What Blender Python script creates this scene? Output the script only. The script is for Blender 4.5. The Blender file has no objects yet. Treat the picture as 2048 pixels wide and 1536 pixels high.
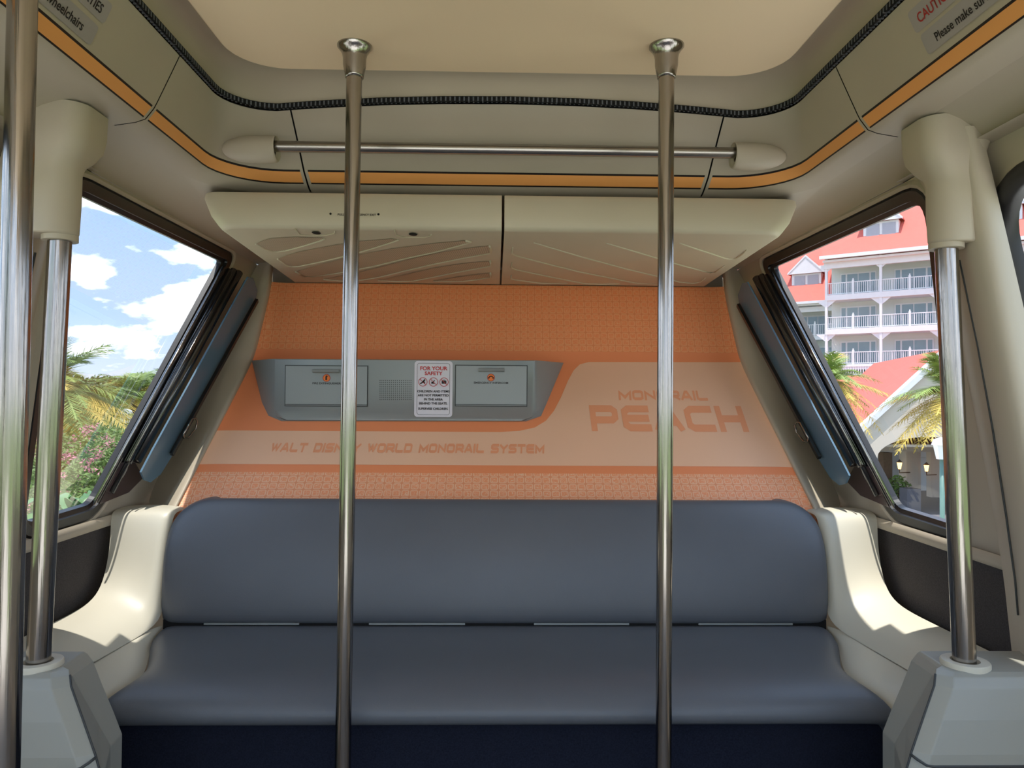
import bpy, bmesh, math, random
from mathutils import Vector, Matrix
random.seed(7)
PI = math.pi
SC = bpy.context.scene
COL = SC.collection

# ------------------------------------------------------------------ camera
F = 1500.0
EYE = Vector((-0.013, 0.0, 1.17))
E = EYE.z
yaw = math.atan(33/F); pitch = math.atan(29/F); roll = math.radians(0.4)
fw = Vector((math.sin(yaw)*math.cos(pitch), math.cos(yaw)*math.cos(pitch), math.sin(pitch)))
r0 = fw.cross(Vector((0, 0, 1))).normalized(); u0 = r0.cross(fw).normalized()
rt = r0*math.cos(roll) + u0*math.sin(roll)
up = -r0*math.sin(roll) + u0*math.cos(roll)
cam_d = bpy.data.cameras.new('camera'); cam = bpy.data.objects.new('camera', cam_d); COL.objects.link(cam)
cam.matrix_world = Matrix(((rt.x, up.x, -fw.x, EYE.x), (rt.y, up.y, -fw.y, EYE.y), (rt.z, up.z, -fw.z, EYE.z), (0, 0, 0, 1)))
cam_d.sensor_width = 36; cam_d.sensor_fit = 'HORIZONTAL'; cam_d.lens = F/2048*36
cam_d.clip_start = 0.02; cam_d.clip_end = 2000
SC.camera = cam
SC.view_settings.view_transform = 'Standard'; SC.view_settings.look = 'None'
SC.view_settings.gamma = 1; SC.view_settings.use_curve_mapping = False
SC.view_settings.exposure = 1.45

def ray(px, py): return (fw + rt*((px-1024)/F) + up*((768-py)/F))
def on_plane(px, py, P, N):
    d = ray(px, py); return EYE + d*((Vector(P)-EYE).dot(N)/d.dot(N))
def atY(px, py, Y): return on_plane(px, py, (0, Y, 0), Vector((0, 1, 0)))
def atX(px, py, X): return on_plane(px, py, (X, 0, 0), Vector((1, 0, 0)))
def atZ(px, py, Z): return on_plane(px, py, (0, 0, Z), Vector((0, 0, 1)))

# ------------------------------------------------------------------ sky and sun
def lin(c):
    return tuple(((v/255)/12.92 if v/255 <= 0.04045 else ((v/255+0.055)/1.055)**2.4) for v in c)
W = bpy.data.worlds.new('sky'); SC.world = W; W.use_nodes = True
nt = W.node_tree; nt.nodes.clear(); N = nt.nodes.new; L = nt.links.new
out = N('ShaderNodeOutputWorld'); bg = N('ShaderNodeBackground'); L(bg.outputs[0], out.inputs[0])
tc = N('ShaderNodeTexCoord'); sep = N('ShaderNodeSeparateXYZ'); L(tc.outputs['Generated'], sep.inputs[0])
ramp = N('ShaderNodeValToRGB'); L(sep.outputs[2], ramp.inputs[0])
cr = ramp.color_ramp
cr.elements[0].position = 0.0; cr.elements[0].color = (*lin((226, 236, 252)), 1)
cr.elements[1].position = 0.7; cr.elements[1].color = (*lin((116, 172, 236)), 1)
e = cr.elements.new(0.10); e.color = (*lin((186, 216, 252)), 1)
e = cr.elements.new(0.30); e.color = (*lin((150, 198, 250)), 1)
mp = N('ShaderNodeMapping'); mp.inputs['Scale'].default_value = (1, 1, 2.3); mp.inputs['Location'].default_value = (3.1, 0.4, 0.2)
L(tc.outputs['Generated'], mp.inputs[0])
n1 = N('ShaderNodeTexNoise'); n1.inputs['Scale'].default_value = 9.0; n1.inputs['Detail'].default_value = 8; n1.inputs['Roughness'].default_value = 0.52
L(mp.outputs[0], n1.inputs[0])
c1 = N('ShaderNodeValToRGB'); c1.color_ramp.elements[0].position = 0.535; c1.color_ramp.elements[1].position = 0.68
L(n1.outputs[0], c1.inputs[0])
n2 = N('ShaderNodeTexNoise'); n2.inputs['Scale'].default_value = 2.2; n2.inputs['Detail'].default_value = 6; n2.inputs['Distortion'].default_value = 1.2
L(mp.outputs[0], n2.inputs[0])
c2 = N('ShaderNodeValToRGB'); c2.color_ramp.elements[0].position = 0.42; c2.color_ramp.elements[1].position = 0.78
c2.color_ramp.elements[1].color = (.55, .55, .55, 1); L(n2.outputs[0], c2.inputs[0])
m1 = N('ShaderNodeMixRGB'); L(c2.outputs[0], m1.inputs[0]); L(ramp.outputs[0], m1.inputs[1]); m1.inputs[2].default_value = (*lin((232, 240, 252)), 1)
m2 = N('ShaderNodeMixRGB'); L(c1.outputs[0], m2.inputs[0]); L(m1.outputs[0], m2.inputs[1]); m2.inputs[2].default_value = (3.1, 3.1, 3.15, 1)   # sunlit cloud tops outshine the blue
L(m2.outputs[0], bg.inputs[0]); bg.inputs[1].default_value = 0.66

sun_d = bpy.data.lights.new('sun', 'SUN'); sun_d.energy = 2.55; sun_d.angle = 0.009; sun_d.color = (1.0, 0.96, 0.90)
sun = bpy.data.objects.new('sun', sun_d); COL.objects.link(sun)
SUN_DIR = Vector((0.025, 0.24, -1.0)).normalized()
sun.rotation_euler = SUN_DIR.to_track_quat('-Z', 'Y').to_euler()

# ------------------------------------------------------------------ materials
def mat(name, col, rough=0.5, metal=0.0, bump=None, var=None, spec=0.5, coat=0.0, stretch=None):
    m = bpy.data.materials.new(name); m.use_nodes = True
    t = m.node_tree; b = t.nodes['Principled BSDF']
    c = lin(col)
    b.inputs['Base Color'].default_value = (*c, 1); b.inputs['Roughness'].default_value = rough
    b.inputs['Metallic'].default_value = metal; b.inputs['Specular IOR Level'].default_value = spec
    b.inputs['Coat Weight'].default_value = coat
    tcn = t.nodes.new('ShaderNodeTexCoord'); src = tcn.outputs['Object']
    if stretch:
        mpn = t.nodes.new('ShaderNodeMapping'); mpn.inputs['Scale'].default_value = stretch
        t.links.new(src, mpn.inputs[0]); src = mpn.outputs[0]
    if var is None: var = (3.0, 0.05)
    n = t.nodes.new('ShaderNodeTexNoise'); n.inputs['Scale'].default_value = var[0]; n.inputs['Detail'].default_value = 5
    t.links.new(src, n.inputs[0])
    mx = t.nodes.new('ShaderNodeMixRGB'); t.links.new(n.outputs[0], mx.inputs[0])
    mx.inputs[1].default_value = (*[v*(1-var[1]) for v in c], 1); mx.inputs[2].default_value = (*[min(1, v*(1+var[1])) for v in c], 1)
    t.links.new(mx.outputs[0], b.inputs['Base Color'])
    if bump:
        n2 = t.nodes.new('ShaderNodeTexNoise'); n2.inputs['Scale'].default_value = bump[0]; n2.inputs['Detail'].default_value = 3
        t.links.new(src, n2.inputs[0])
        bp = t.nodes.new('ShaderNodeBump'); bp.inputs['Strength'].default_value = bump[1]; bp.inputs['Distance'].default_value = 0.001
        t.links.new(n2.outputs[0], bp.inputs['Height']); t.links.new(bp.outputs[0], b.inputs['Normal'])
    return m
def emis(name, col, s):
    m = mat(name, col); b = m.node_tree.nodes['Principled BSDF']
    b.inputs['Emission Color'].default_value = (*lin(col), 1); b.inputs['Emission Strength'].default_value = s; return m
def glassm(name, tint, gl=0.08, rough=0.02):
    m = bpy.data.materials.new(name); m.use_nodes = True; t = m.node_tree; t.nodes.clear()
    o = t.nodes.new('ShaderNodeOutputMaterial'); a = t.nodes.new('ShaderNodeBsdfTransparent'); g = t.nodes.new('ShaderNodeBsdfGlossy')
    a.inputs[0].default_value = (*tint, 1); g.inputs['Roughness'].default_value = rough
    lw = t.nodes.new('ShaderNodeFresnel'); lw.inputs[0].default_value = 1.45
    mu = t.nodes.new('ShaderNodeMath'); mu.operation = 'MULTIPLY_ADD'; mu.inputs[1].default_value = 0.35; mu.inputs[2].default_value = gl*0.3
    t.links.new(lw.outputs[0], mu.inputs[0])
    mx = t.nodes.new('ShaderNodeMixShader'); t.links.new(mu.outputs[0], mx.inputs[0]); t.links.new(a.outputs[0], mx.inputs[1]); t.links.new(g.outputs[0], mx.inputs[2])
    t.links.new(mx.outputs[0], o.inputs[0]); return m

M = {}
M['cream'] = mat('cream_plastic', (186, 174, 154), 0.55, var=(5, .04), bump=(400, .08))
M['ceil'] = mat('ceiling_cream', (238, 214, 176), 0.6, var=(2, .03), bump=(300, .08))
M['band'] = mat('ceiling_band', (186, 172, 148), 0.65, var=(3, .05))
M['hatch'] = mat('hatch_cream', (208, 196, 172), 0.5, var=(5, .03))
M['shell'] = mat('shell_plastic', (204, 198, 180), 0.42, var=(4, .03))
M['grey_cream'] = mat('pedestal_plastic', (156, 155, 145), 0.42, var=(4, .03))
M['soot'] = mat('cream_worn', (206, 196, 172), 0.6, var=(6, .10))
M['steel'] = mat('brushed_steel', (164, 158, 152), 0.15, 1.0, var=(90, .35), bump=(260, .5), stretch=(1, 1, .02))
M['steelx'] = mat('brushed_steel_bar', (168, 162, 154), 0.27, 1.0, var=(60, .12), stretch=(.03, 1, 1))
M['vinyl'] = mat('navy_vinyl', (98, 101, 107), 0.42, bump=(700, .25), var=(9, .05), spec=.5)
M['carpet'] = mat('dark_carpet', (76, 72, 71), 0.95, bump=(500, 1.0), var=(260, .5), spec=.1)
M['riser'] = mat('riser_fabric', (32, 35, 48), 0.95, bump=(500, 1.0), var=(240, .7), spec=.1)
M['rubber'] = mat('black_rubber', (26, 24, 24), 0.35, var=(30, .2))
M['blackmetal'] = mat('black_gloss_metal', (30, 28, 28), 0.16, 0.0, spec=1.0, coat=.6)
M['brown'] = mat('brown_tinted_panel', (78, 62, 62), 0.2, spec=.8)
M['gap'] = mat('dark_gap', (14, 12, 11), 0.9)
M['orange_plain'] = mat('orange_vinyl', (255, 152, 100), 0.5, var=(2, .03))
M['peach'] = mat('peach_vinyl', (255, 200, 162), 0.5, var=(2, .02))
M['peach_text'] = mat('peach_lettering', (255, 168, 122), 0.5)
M['stripe'] = mat('orange_stripe', (246, 170, 96), 0.45, var=(4, .03))
M['black'] = mat('black_print', (24, 14, 14), 0.5)
M['console'] = mat('console_grey', (146, 150, 148), 0.36, var=(5, .02), metal=.15)
M['consoled'] = mat('console_recess', (60, 62, 62), 0.6)
M['sign'] = mat('sign_white', (226, 220, 226), 0.4)
M['red'] = mat('sign_red', (200, 48, 44), 0.5)
M['icon'] = mat('icon_orange', (255, 130, 40), 0.5)
M['sticker'] = mat('sticker_grey', (168, 160, 158), 0.5)
M['redtext'] = mat('sticker_red', (170, 40, 36), 0.5)
M['meshgrille'] = mat('perforated_mesh', (214, 200, 172), 0.5, var=(8, .05))
M['glass'] = glassm('window_glass', (0.97, 0.98, 0.98))
M['blueglass'] = mat('blue_tinted_pane', (110, 142, 164), .2, spec=.5)  # tinted glass, with the blue of reflected sky put into its colour
_t = M['blueglass'].node_tree; _o = _t.nodes['Material Output']; _m = _t.nodes.new('ShaderNodeMixShader'); _tr = _t.nodes.new('ShaderNodeBsdfTransparent'); _tr.inputs[0].default_value = (.45, .6, .7, 1)
_m.inputs[0].default_value = .3; _t.links.new(_t.nodes['Principled BSDF'].outputs[0], _m.inputs[1]); _t.links.new(_tr.outputs[0], _m.inputs[2]); _t.links.new(_m.outputs[0], _o.inputs[0])
M['floor'] = mat('floor_vinyl', (120, 112, 104), 0.6)

def tile_mat(name, base, light, pitch):
    m = mat(name, base, 0.5); t = m.node_tree; b = t.nodes['Principled BSDF']
    uv = t.nodes.new('ShaderNodeUVMap')
    def vm(op, a, bb=None):
        n = t.nodes.new('ShaderNodeVectorMath'); n.operation = op
        t.links.new(a, n.inputs[0])
        if bb is not None:
            if isinstance(bb, tuple): n.inputs[1].default_value = bb
            else: t.links.new(bb, n.inputs[1])
        return n.outputs[1] if op == 'LENGTH' else n.outputs[0]
    def ma(op, a, bb=None):
        n = t.nodes.new('ShaderNodeMath'); n.operation = op
        for i, v in enumerate((a, bb)):
            if v is None: continue
            if isinstance(v, (int, float)): n.inputs[i].default_value = v
            else: t.links.new(v, n.inputs[i])
        return n.outputs[0]
    s = vm('MULTIPLY', uv.outputs[0], (1/pitch, 1/pitch, 0))
    wob = t.nodes.new('ShaderNodeTexNoise'); wob.inputs['Scale'].default_value = 0.9; t.links.new(s, wob.inputs[0])
    sw = vm('ADD', s, vm('MULTIPLY', vm('SUBTRACT', wob.outputs[1], (.5, .5, .5)), (.16, .16, 0)))
    cell = vm('FLOOR', sw); fr = vm('SUBTRACT', vm('FRACTION', sw), (.5, .5, 0))
    a = vm('ABSOLUTE', fr)
    q = vm('MAXIMUM', vm('SUBTRACT', a, (.24, .24, 0)), (0, 0, 0)); d = vm('LENGTH', q)
    outline = ma('MULTIPLY', ma('GREATER_THAN', d, .10), ma('LESS_THAN', d, .20))
    inside = ma('LESS_THAN', d, .07)
    wn = t.nodes.new('ShaderNodeTexWhiteNoise'); t.links.new(cell, wn.inputs[0])
    p2 = vm('ADD', vm('MULTIPLY', fr, (2.6, 2.6, 1)), vm('MULTIPLY', wn.outputs[1], (40, 40, 40)))
    nn = t.nodes.new('ShaderNodeTexNoise'); nn.inputs['Scale'].default_value = 1.3; nn.inputs['Detail'].default_value = 0; t.links.new(p2, nn.inputs[0])
    doodle = ma('MULTIPLY', inside, ma('LESS_THAN', ma('ABSOLUTE', ma('SUBTRACT', nn.outputs[0], .5)), .035))
    tot = ma('MINIMUM', ma('ADD', ma('MULTIPLY', outline, .9), doodle), 1.0)
    mx = t.nodes.new('ShaderNodeMixRGB'); t.links.new(tot, mx.inputs[0])
    gapm = ma('MULTIPLY', ma('GREATER_THAN', d, .215), .5); m0 = t.nodes.new('ShaderNodeMixRGB'); t.links.new(gapm, m0.inputs[0])
    m0.inputs[1].default_value = (*lin(base), 1); m0.inputs[2].default_value = (*[v*.86 for v in lin(base)], 1); t.links.new(m0.outputs[0], mx.inputs[1])
    mx.inputs[2].default_value = (*lin(light), 1)
    t.links.new(mx.outputs[0], b.inputs['Base Color'])
    return m
M['tile_up'] = tile_mat('orange_tile_print', (255, 152, 96), (255, 176, 124), .031)
M['tile_low'] = tile_mat('peach_tile_print', (255, 164, 116), (255, 202, 162), .031)

# ------------------------------------------------------------------ mesh helpers
WM = {}
def link(o, parent=None):
    COL.objects.link(o)
    if parent is not None:
        o.parent = parent; o.matrix_parent_inverse = WM.get(parent.name, Matrix()).inverted()
    WM[o.name] = Matrix()
    return o
def mesh(name, verts, faces, m, parent=None, smooth=False, idx=None, uvs=None, bev=0, sub=0, recalc=False):
    me = bpy.data.meshes.new(name)
    me.from_pydata([tuple(v) for v in verts], [], faces)
    for mm in (m if isinstance(m, (list, tuple)) else [m]): me.materials.append(M[mm] if isinstance(mm, str) else mm)
    if idx: me.polygons.foreach_set('material_index', idx)
    if uvs:
        ul = me.uv_layers.new(name='UVMap')
        for p in me.polygons:
            for li in p.loop_indices: ul.data[li].uv = uvs[me.loops[li].vertex_index]
    if recalc:
        bm = bmesh.new(); bm.from_mesh(me); bmesh.ops.remove_doubles(bm, verts=bm.verts, dist=1e-6); bmesh.ops.recalc_face_normals(bm, faces=bm.faces); bm.to_mesh(me); bm.free()
    if smooth: me.polygons.foreach_set('use_smooth', [True]*len(me.polygons))
    me.update()
    o = bpy.data.objects.new(name, me); link(o, parent)
    if bev:
        b = o.modifiers.new('bevel', 'BEVEL'); b.width = bev; b.segments = 3; b.limit_method = 'ANGLE'; b.angle_limit = 0.5
        if smooth is None or smooth: pass
    if sub:
        s = o.modifiers.new('sub', 'SUBSURF'); s.levels = sub; s.render_levels = sub
    return o
def grid_data(rows, closed=False):
    n = len(rows[0]); v = [p for r in rows for p in r]; f = []
    for i in range(len(rows)-1):
        for j in range(n-1 if not closed else n):
            k = (j+1) % n; f.append((i*n+j, i*n+k, (i+1)*n+k, (i+1)*n+j))
    return v, f
def grid(name, rows, m, parent=None, closed=False, smooth=True, sub=0, thick=0, idx=None, **k):
    v, f = grid_data(rows, closed)
    o = mesh(name, v, f, m, parent, smooth, idx=idx, sub=sub, **k)
    if thick:
        s = o.modifiers.new('sol', 'SOLIDIFY'); s.thickness = abs(thick); s.offset = 1 if thick > 0 else -1
    return o
class MB:
    def __init__(s): s.v = []; s.f = []; s.i = []
    def add(s, v, f, mi=0):
        n = len(s.v); s.v += [tuple(p) for p in v]; s.f += [tuple(a+n for a in q) for q in f]; s.i += [mi]*len(f); return s
    def box(s, c, d, R=None, mi=0):
        c = Vector(c); vs = []
        for x in (-.5, .5):
            for y in (-.5, .5):
                for z in (-.5, .5):
                    p = Vector((x*d[0], y*d[1], z*d[2])); vs.append(c + (R @ p if R else p))
        return s.add(vs, [(0, 1, 3, 2), (4, 6, 7, 5), (0, 4, 5, 1), (2, 3, 7, 6), (0, 2, 6, 4), (1, 5, 7, 3)], mi)
    def tube(s, pts, r, n=12, mi=0, cap=True, closed=False):
        pts = [Vector(p) for p in pts]; N_ = len(pts); rs = r if isinstance(r, (list, tuple)) else [r]*N_
        rows = []; prev = None
        for i, p in enumerate(pts):
            if closed: d = pts[(i+1) % N_]-pts[i-1]
            else: d = pts[min(i+1, N_-1)]-pts[max(i-1, 0)]
            d.normalize()
            if prev is None:
                a = Vector((0, 0, 1)) if abs(d.z) < .9 else Vector((1, 0, 0))
                x = d.cross(a).normalized()
            else: x = (prev - d*prev.dot(d)).normalized()
            prev = x; y = d.cross(x)
            rows.append([p + (x*math.cos(2*PI*k/n)+y*math.sin(2*PI*k/n))*rs[i] for k in range(n)])
        if closed: rows.append(rows[0])
        v, f = grid_data(rows, True); s.add(v, f, mi)
        if cap and not closed:
            s.add(rows[0], [tuple(range(n))], mi); s.add(rows[-1], [tuple(range(n))[::-1]], mi)
        return s
    def prism(s, poly, ext, mi=0):
        n = len(poly); a = [Vector(p) for p in poly]; b = [p+Vector(ext) for p in a]
        return s.add(a+b, [tuple(range(n))[::-1], tuple(range(n, 2*n))] + [(i, (i+1) % n, n+(i+1) % n, n+i) for i in range(n)], mi)
    def build(s, name, m, parent=None, smooth=False, bev=0, recalc=True, **k):
        return mesh(name, s.v, s.f, m, parent, smooth, idx=s.i if isinstance(m, (list, tuple)) and not recalc else None, bev=bev, recalc=recalc, **k)
    def buildm(s, name, ms, parent=None, smooth=False, **k):
        return mesh(name, s.v, s.f, ms, parent, smooth, idx=s.i, **k)
def shade_auto(o, ang=0.6):
    o.data.polygons.foreach_set('use_smooth', [True]*len(o.data.polygons))
    bm = bmesh.new(); bm.from_mesh(o.data)
    for e_ in bm.edges:
        if len(e_.link_faces) == 2 and e_.calc_face_angle(0) > ang: e_.smooth = False
    bm.to_mesh(o.data); bm.free(); return o
def thing(name, loc, label, cat, group=None):
    o = bpy.data.objects.new(name, None); COL.objects.link(o); o.location = loc; o.empty_display_size = .1
    WM[o.name] = Matrix.Translation(Vector(loc)); o['label'] = label; o['category'] = cat
    if group: o['group'] = group
    return o
def tag(o, label, cat, group=None, kind=None):
    o['label'] = label; o['category'] = cat
    if group: o['group'] = group
    if kind: o['kind'] = kind
    return o
def struct(o): o['kind'] = 'structure'; return o
def mirror(pts, s): return [Vector((p[0]*s, p[1], p[2])) for p in pts]

def text_mesh(name, body, m, origin, xd, yd, size, parent=None, bold=0.0, xs=1.0, shear=0.0, align='LEFT', off=0.001):
    cu = bpy.data.curves.new(name, 'FONT'); cu.body = body; cu.size = 1.0; cu.offset = bold; cu.align_x = align; cu.shear = shear; cu.resolution_u = 3
    tmp = bpy.data.objects.new(name+'_tmp', cu); COL.objects.link(tmp)
    bpy.context.view_layer.update()
    me = bpy.data.meshes.new_from_object(tmp.evaluated_get(bpy.context.evaluated_depsgraph_get()))
    bpy.data.objects.remove(tmp); bpy.data.curves.remove(cu)
    xd = Vector(xd).normalized(); yd = Vector(yd).normalized(); zd = xd.cross(yd)
    k = size/0.69    # size = capital height
    for v in me.vertices: v.co = Vector(origin) + xd*(v.co.x*k*xs) + yd*(v.co.y*k) + zd*off
    me.materials.clear(); me.materials.append(M[m]); me.name = name
    o = bpy.data.objects.new(name, me); link(o, parent); return o

GL = {'P': [[(0, 0), (0, 1), (.85, 1), (1, .86), (1, .54), (.85, .4), (0, .4)]], 'E': [[(1, 0), (.18, 0), (0, .15), (0, .85), (.18, 1), (1, 1)], [(0, .5), (.95, .5)]],
 'A': [[(0, 0), (.40, 1), (.60, 1), (1, 0)], [(.2, .3), (.8, .3)]], 'C': [[(1, 0), (.18, 0), (0, .15), (0, .85), (.18, 1), (1, 1)]], 'H': [[(0, 0), (0, 1)], [(1, 0), (1, 1)], [(0, .5), (1, .5)]],
 'M': [[(0, 0), (0, 1), (.5, .2), (1, 1), (1, 0)]], 'O': [[(.18, 0), (.82, 0), (1, .15), (1, .85), (.82, 1), (.18, 1), (0, .85), (0, .15), (.18, 0)]], 'N': [[(0, 0), (0, 1), (1, 0), (1, 1)]],
 'R': [[(0, 0), (0, 1), (.85, 1), (1, .86), (1, .54), (.85, .4), (0, .4)], [(.5, .4), (1, 0)]], 'I': [[(0, 0), (0, 1)]], 'L': [[(0, 1), (0, .15), (.18, 0), (1, 0)]],
 'W': [[(0, 1), (.25, 0), (.5, .85), (.75, 0), (1, 1)]], 'T': [[(0, 1), (1, 1)], [(.5, 1), (.5, 0)]], 'D': [[(0, 0), (.82, 0), (1, .15), (1, .85), (.82, 1), (0, 1), (0, 0)]],
 'S': [[(0, 0), (.85, 0), (1, .13), (1, .37), (.85, .5), (.15, .5), (0, .63), (0, .87), (.15, 1), (1, 1)]], 'Y': [[(0, 1), (.5, .45), (1, 1)], [(.5, .45), (.5, 0)]]}
def stroke_text(body, h, w, t, gap, shear=0.0):
    """squared wide capitals as flat strips: returns 2-D verts and faces, and the width"""
    V = []; Fc = []; x = 0
    for ch in body:
        if ch == ' ': x += w*.75; continue
        cw = 0 if ch == 'I' else (w*1.15 if ch in 'MW' else w)
        for st in GL[ch]:
            P = [Vector((x+t/2+a*(cw-t if cw else 0), t/2+b*(h-t))) for a, b in st]
            closed = (P[0]-P[-1]).length < 1e-9
            n = len(P); Ls = []; Rs = []
            for i in range(n):
                if closed and i in (0, n-1): d1 = (P[0]-P[-2]).normalized(); d2 = (P[1]-P[0]).normalized()
                else:
                    d1 = (P[i]-P[i-1]).normalized() if i else (P[1]-P[0]).normalized()
                    d2 = (P[i+1]-P[i]).normalized() if i < n-1 else d1
                p = P[i].copy()
                if not closed and i == 0: p -= d2*t/2
                if not closed and i == n-1: p += d1*t/2
                n1_ = Vector((-d1.y, d1.x)); n2_ = Vector((-d2.y, d2.x)); mm = (n1_+n2_).normalized()
                k = t/2/max(.35, mm.dot(n1_)); Ls.append(p+mm*k); Rs.append(p-mm*k)
            b0 = len(V)
            for i in range(n-1):
                b0 = len(V); V += [Ls[i], Rs[i], Rs[i+1], Ls[i+1]]; Fc.append((b0, b0+1, b0+2, b0+3))
        x += (cw if cw else t)+gap
    V = [Vector((v.x+shear*v.y, min(max(v.y, 0), h))) for v in V]
    return V, Fc, x-gap

# ================================================================== CABIN SHELL
# ---- back wall (raked orange partition)
WP = [(2.62, E-.344, 1.085), (3.15, E+.1575, 1.018), (3.30, E+.50, .99)]
def wallc(t):
    """t in [-.2,2] along the profile -> Y, Z, half width"""
    def L_(a, b, k): return tuple(a[i]+(b[i]-a[i])*k for i in range(3))
    k = .12
    if t < 1-k: return L_(WP[0], WP[1], t)
    if t > 1+k: return L_(WP[1], WP[2], t-1)
    s = (t-(1-k))/(2*k); a = L_(WP[0], WP[1], 1-k); b = WP[1]; c = L_(WP[1], WP[2], k)
    return tuple(a[i]*(1-s)**2+2*b[i]*s*(1-s)+c[i]*s*s for i in range(3))
def wallpt(lam, t, off=0.0):
    y, z, w = wallc(t); y2, z2, _ = wallc(t+.01); y1, z1, _ = wallc(t-.01)
    n = Vector((0, -(z2-z1), (y2-y1))).normalized()
    x = lam*w; e_ = max(0, (abs(x)-(w-.07))/.07)
    return Vector((x, y, z)) + n*off + Vector((0, -.022*e_*e_, 0.0))
S_ARC = [0]
def arc(t):
    s = 0; n = 40; p = wallc(0)
    for i in range(1, n+1):
        q = wallc(t*i/n); s += math.hypot(q[0]-p[0], q[1]-p[1]); p = q
    return s if t >= 0 else -s
def wall_t(px, py):
    """invert: photo pixel -> lam, t on the partition"""
    best = None
    d = ray(px, py)
    for i in range(-40, 441):
        t = i/200
        y, z, w = wallc(t); k = (y-EYE.y)/d.y; p = EYE+d*k
        e_ = abs(p.z-z)
        if best is None or e_ < best[0]: best = (e_, p.x/w, t)
    return best[1], best[2]
T_TILE = wall_t(1000, 702)[1]; T_LOW = wall_t(1000, 947)[1]
ts = sorted(set([-.15, 0, T_LOW, .25, .4, .55, .7, .85, .88, .92, .96, 1.0, 1.04, 1.08, 1.12, T_TILE, 1.25, 1.5, 1.75, 2.0]))
lams = [-1, -.985, -.97, -.955, -.94]+[i/10 for i in range(-9, 10)]+[.94, .955, .97, .985, 1]
rows = [[wallpt(l, t) for l in lams] for t in ts]; uvs = [(wallpt(l, t).x, arc(t)) for t in ts for l in lams]
idx = []
for i in range(len(ts)-1):
    tm = (ts[i]+ts[i+1])/2; mi = 0 if tm > T_TILE else (2 if tm < T_LOW else 1)
    idx += [mi]*(len(lams)-1)
v, f = grid_data(rows)
wall_back = struct(mesh('wall_back', v, f, ['tile_up', 'orange_plain', 'tile_low'], None, True, idx=idx, uvs=uvs))
# peach graphic following the wall
t_bot = wall_t(1000, 931)[1]; t_band = wall_t(800, 864)[1]; t_top = wall_t(1300, 723)[1]
prof = [(-1, t_band)]+[(lambda a: (a[0], a[1]))(wall_t(x, y)) for x, y in ((1000, 864), (1040, 862), (1070, 855), (1092, 842), (1108, 822), (1122, 795), (1136, 762), (1148, 740), (1160, 729), (1178, 724))]+[(1, t_top)]
def topf(l):
    for a, b in zip(prof, prof[1:]):
        if a[0] <= l <= b[0]: return a[1]+(b[1]-a[1])*(l-a[0])/max(1e-9, b[0]-a[0])
    return prof[-1][1]
ls = sorted(set([l for l in lams]+[p[0] for p in prof]+[-.2, -.1, 0, .05, .15]))
rows = [[wallpt(l*.998, t_bot+(topf(l)-t_bot)*k/10, .0012) for l in ls] for k in range(11)]
grid('peach_graphic', rows, 'peach', wall_back)
# lettering on the rake plane
rk0 = Vector((0, WP[0][0], WP[0][1])); rk1 = Vector((0, WP[1][0], WP[1][1])); RU = (rk1-rk0).normalized(); RN = Vector((1, 0, 0)).cross(RU).normalized()
def rake(px, py): return on_plane(px, py, rk0, RN)
def wall_text(name, body, x0, x1, ytop, ybot, t, asp, shear):
    a = rake(x0, ybot); b = rake(x1, ybot); c = rake(x0, ytop); h = (c-a).dot(RU); wtot = b.x-a.x
    V, Fc, w0 = stroke_text(body, h, h*asp, h*t, h*.18, shear)
    k = wtot/w0
    mesh(name, [a+Vector((1, 0, 0))*(p.x*k)+RU*p.y+RN*(.0020+.00006*((i//4) % 9)) for i, p in enumerate(V)], Fc, 'peach_text', wall_back)
wall_text('lettering', 'WALT DISNEY WORLD MONORAIL SYSTEM', 539, 1088, 886, 905, .29, 1.35, .12)
wall_text('lettering', 'MONORAIL', 1238, 1416, 781, 801, .28, 1.5, .10)
wall_text('lettering', 'PEACH', 1184, 1498, 811, 863, .27, 1.3, 0.0)

# ---- cove fascia panels around the ceiling
SX = .018
WD = .019
def path(Xs, Yb, r, z, bow=0.0, Y0=-1.3, sx=None, sc=False):
    if sx is None: sx = SX
    pts = []
    yc = Yb-r
    ys = [Y0, -.8, -.3, .2, .6, 1.0, 1.3, 1.5, 1.65, 1.74, 1.765]     # 0..10 side
    pts += [Vector((-Xs, y, z)) for y in ys]
    xb = Xs-r
    for k in range(1, 4): pts.append(Vector((-Xs, 1.765+(yc-1.765)*k/4, z)))
    for k in range(0, 9):
        a = PI/2*k/8; x = xb+r*math.cos(a); y = yc+r*math.sin(a)
        pts.append(Vector((-x, y, z)))
    xs = [.608, .575, .5, .35, .18, 0]
    full = [x for x in xs if True]
    bowf = lambda x: bow*(1-min(1, (x/xb))**2)
    for x in full: xx = x/.608*(xb-.006) if sc else min(x, xb-.001*(6-full.index(x))); pts.append(Vector((-xx, Yb-bowf(xx), z)))
    left = pts; right = [Vector((-p.x, p.y, p.z)) for p in reversed(left[:-1])]
    return [p+Vector((sx, 0, 0)) for p in left+right]
CR = [(.760, 2.10, .13, E+.800, .075), (.778, 2.15, .14, E+.760, .06), (.794, 2.19, .15, E+.725, .04), (.811, 2.228, .165, E+.688, .01), (.816, 2.238, .17, E+.678, 0), (.8185, 2.243, .17, E+.6735, 0),
      (.835, 2.282, .18, E+.652, 0), (.8375, 2.287, .18, E+.649, 0), (.86, 2.305, .20, E+.641, 0), (.91, 2.335, .21, E+.633, 0)]
CR = [(c[0]+WD,)+c[1:] for c in CR]
CP = [path(*c) for c in CR]
NC = len(CP[0])
SEAM1 = 10; SEAM2 = 22   # column indices of the seams (mirrored on the other side)
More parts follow.
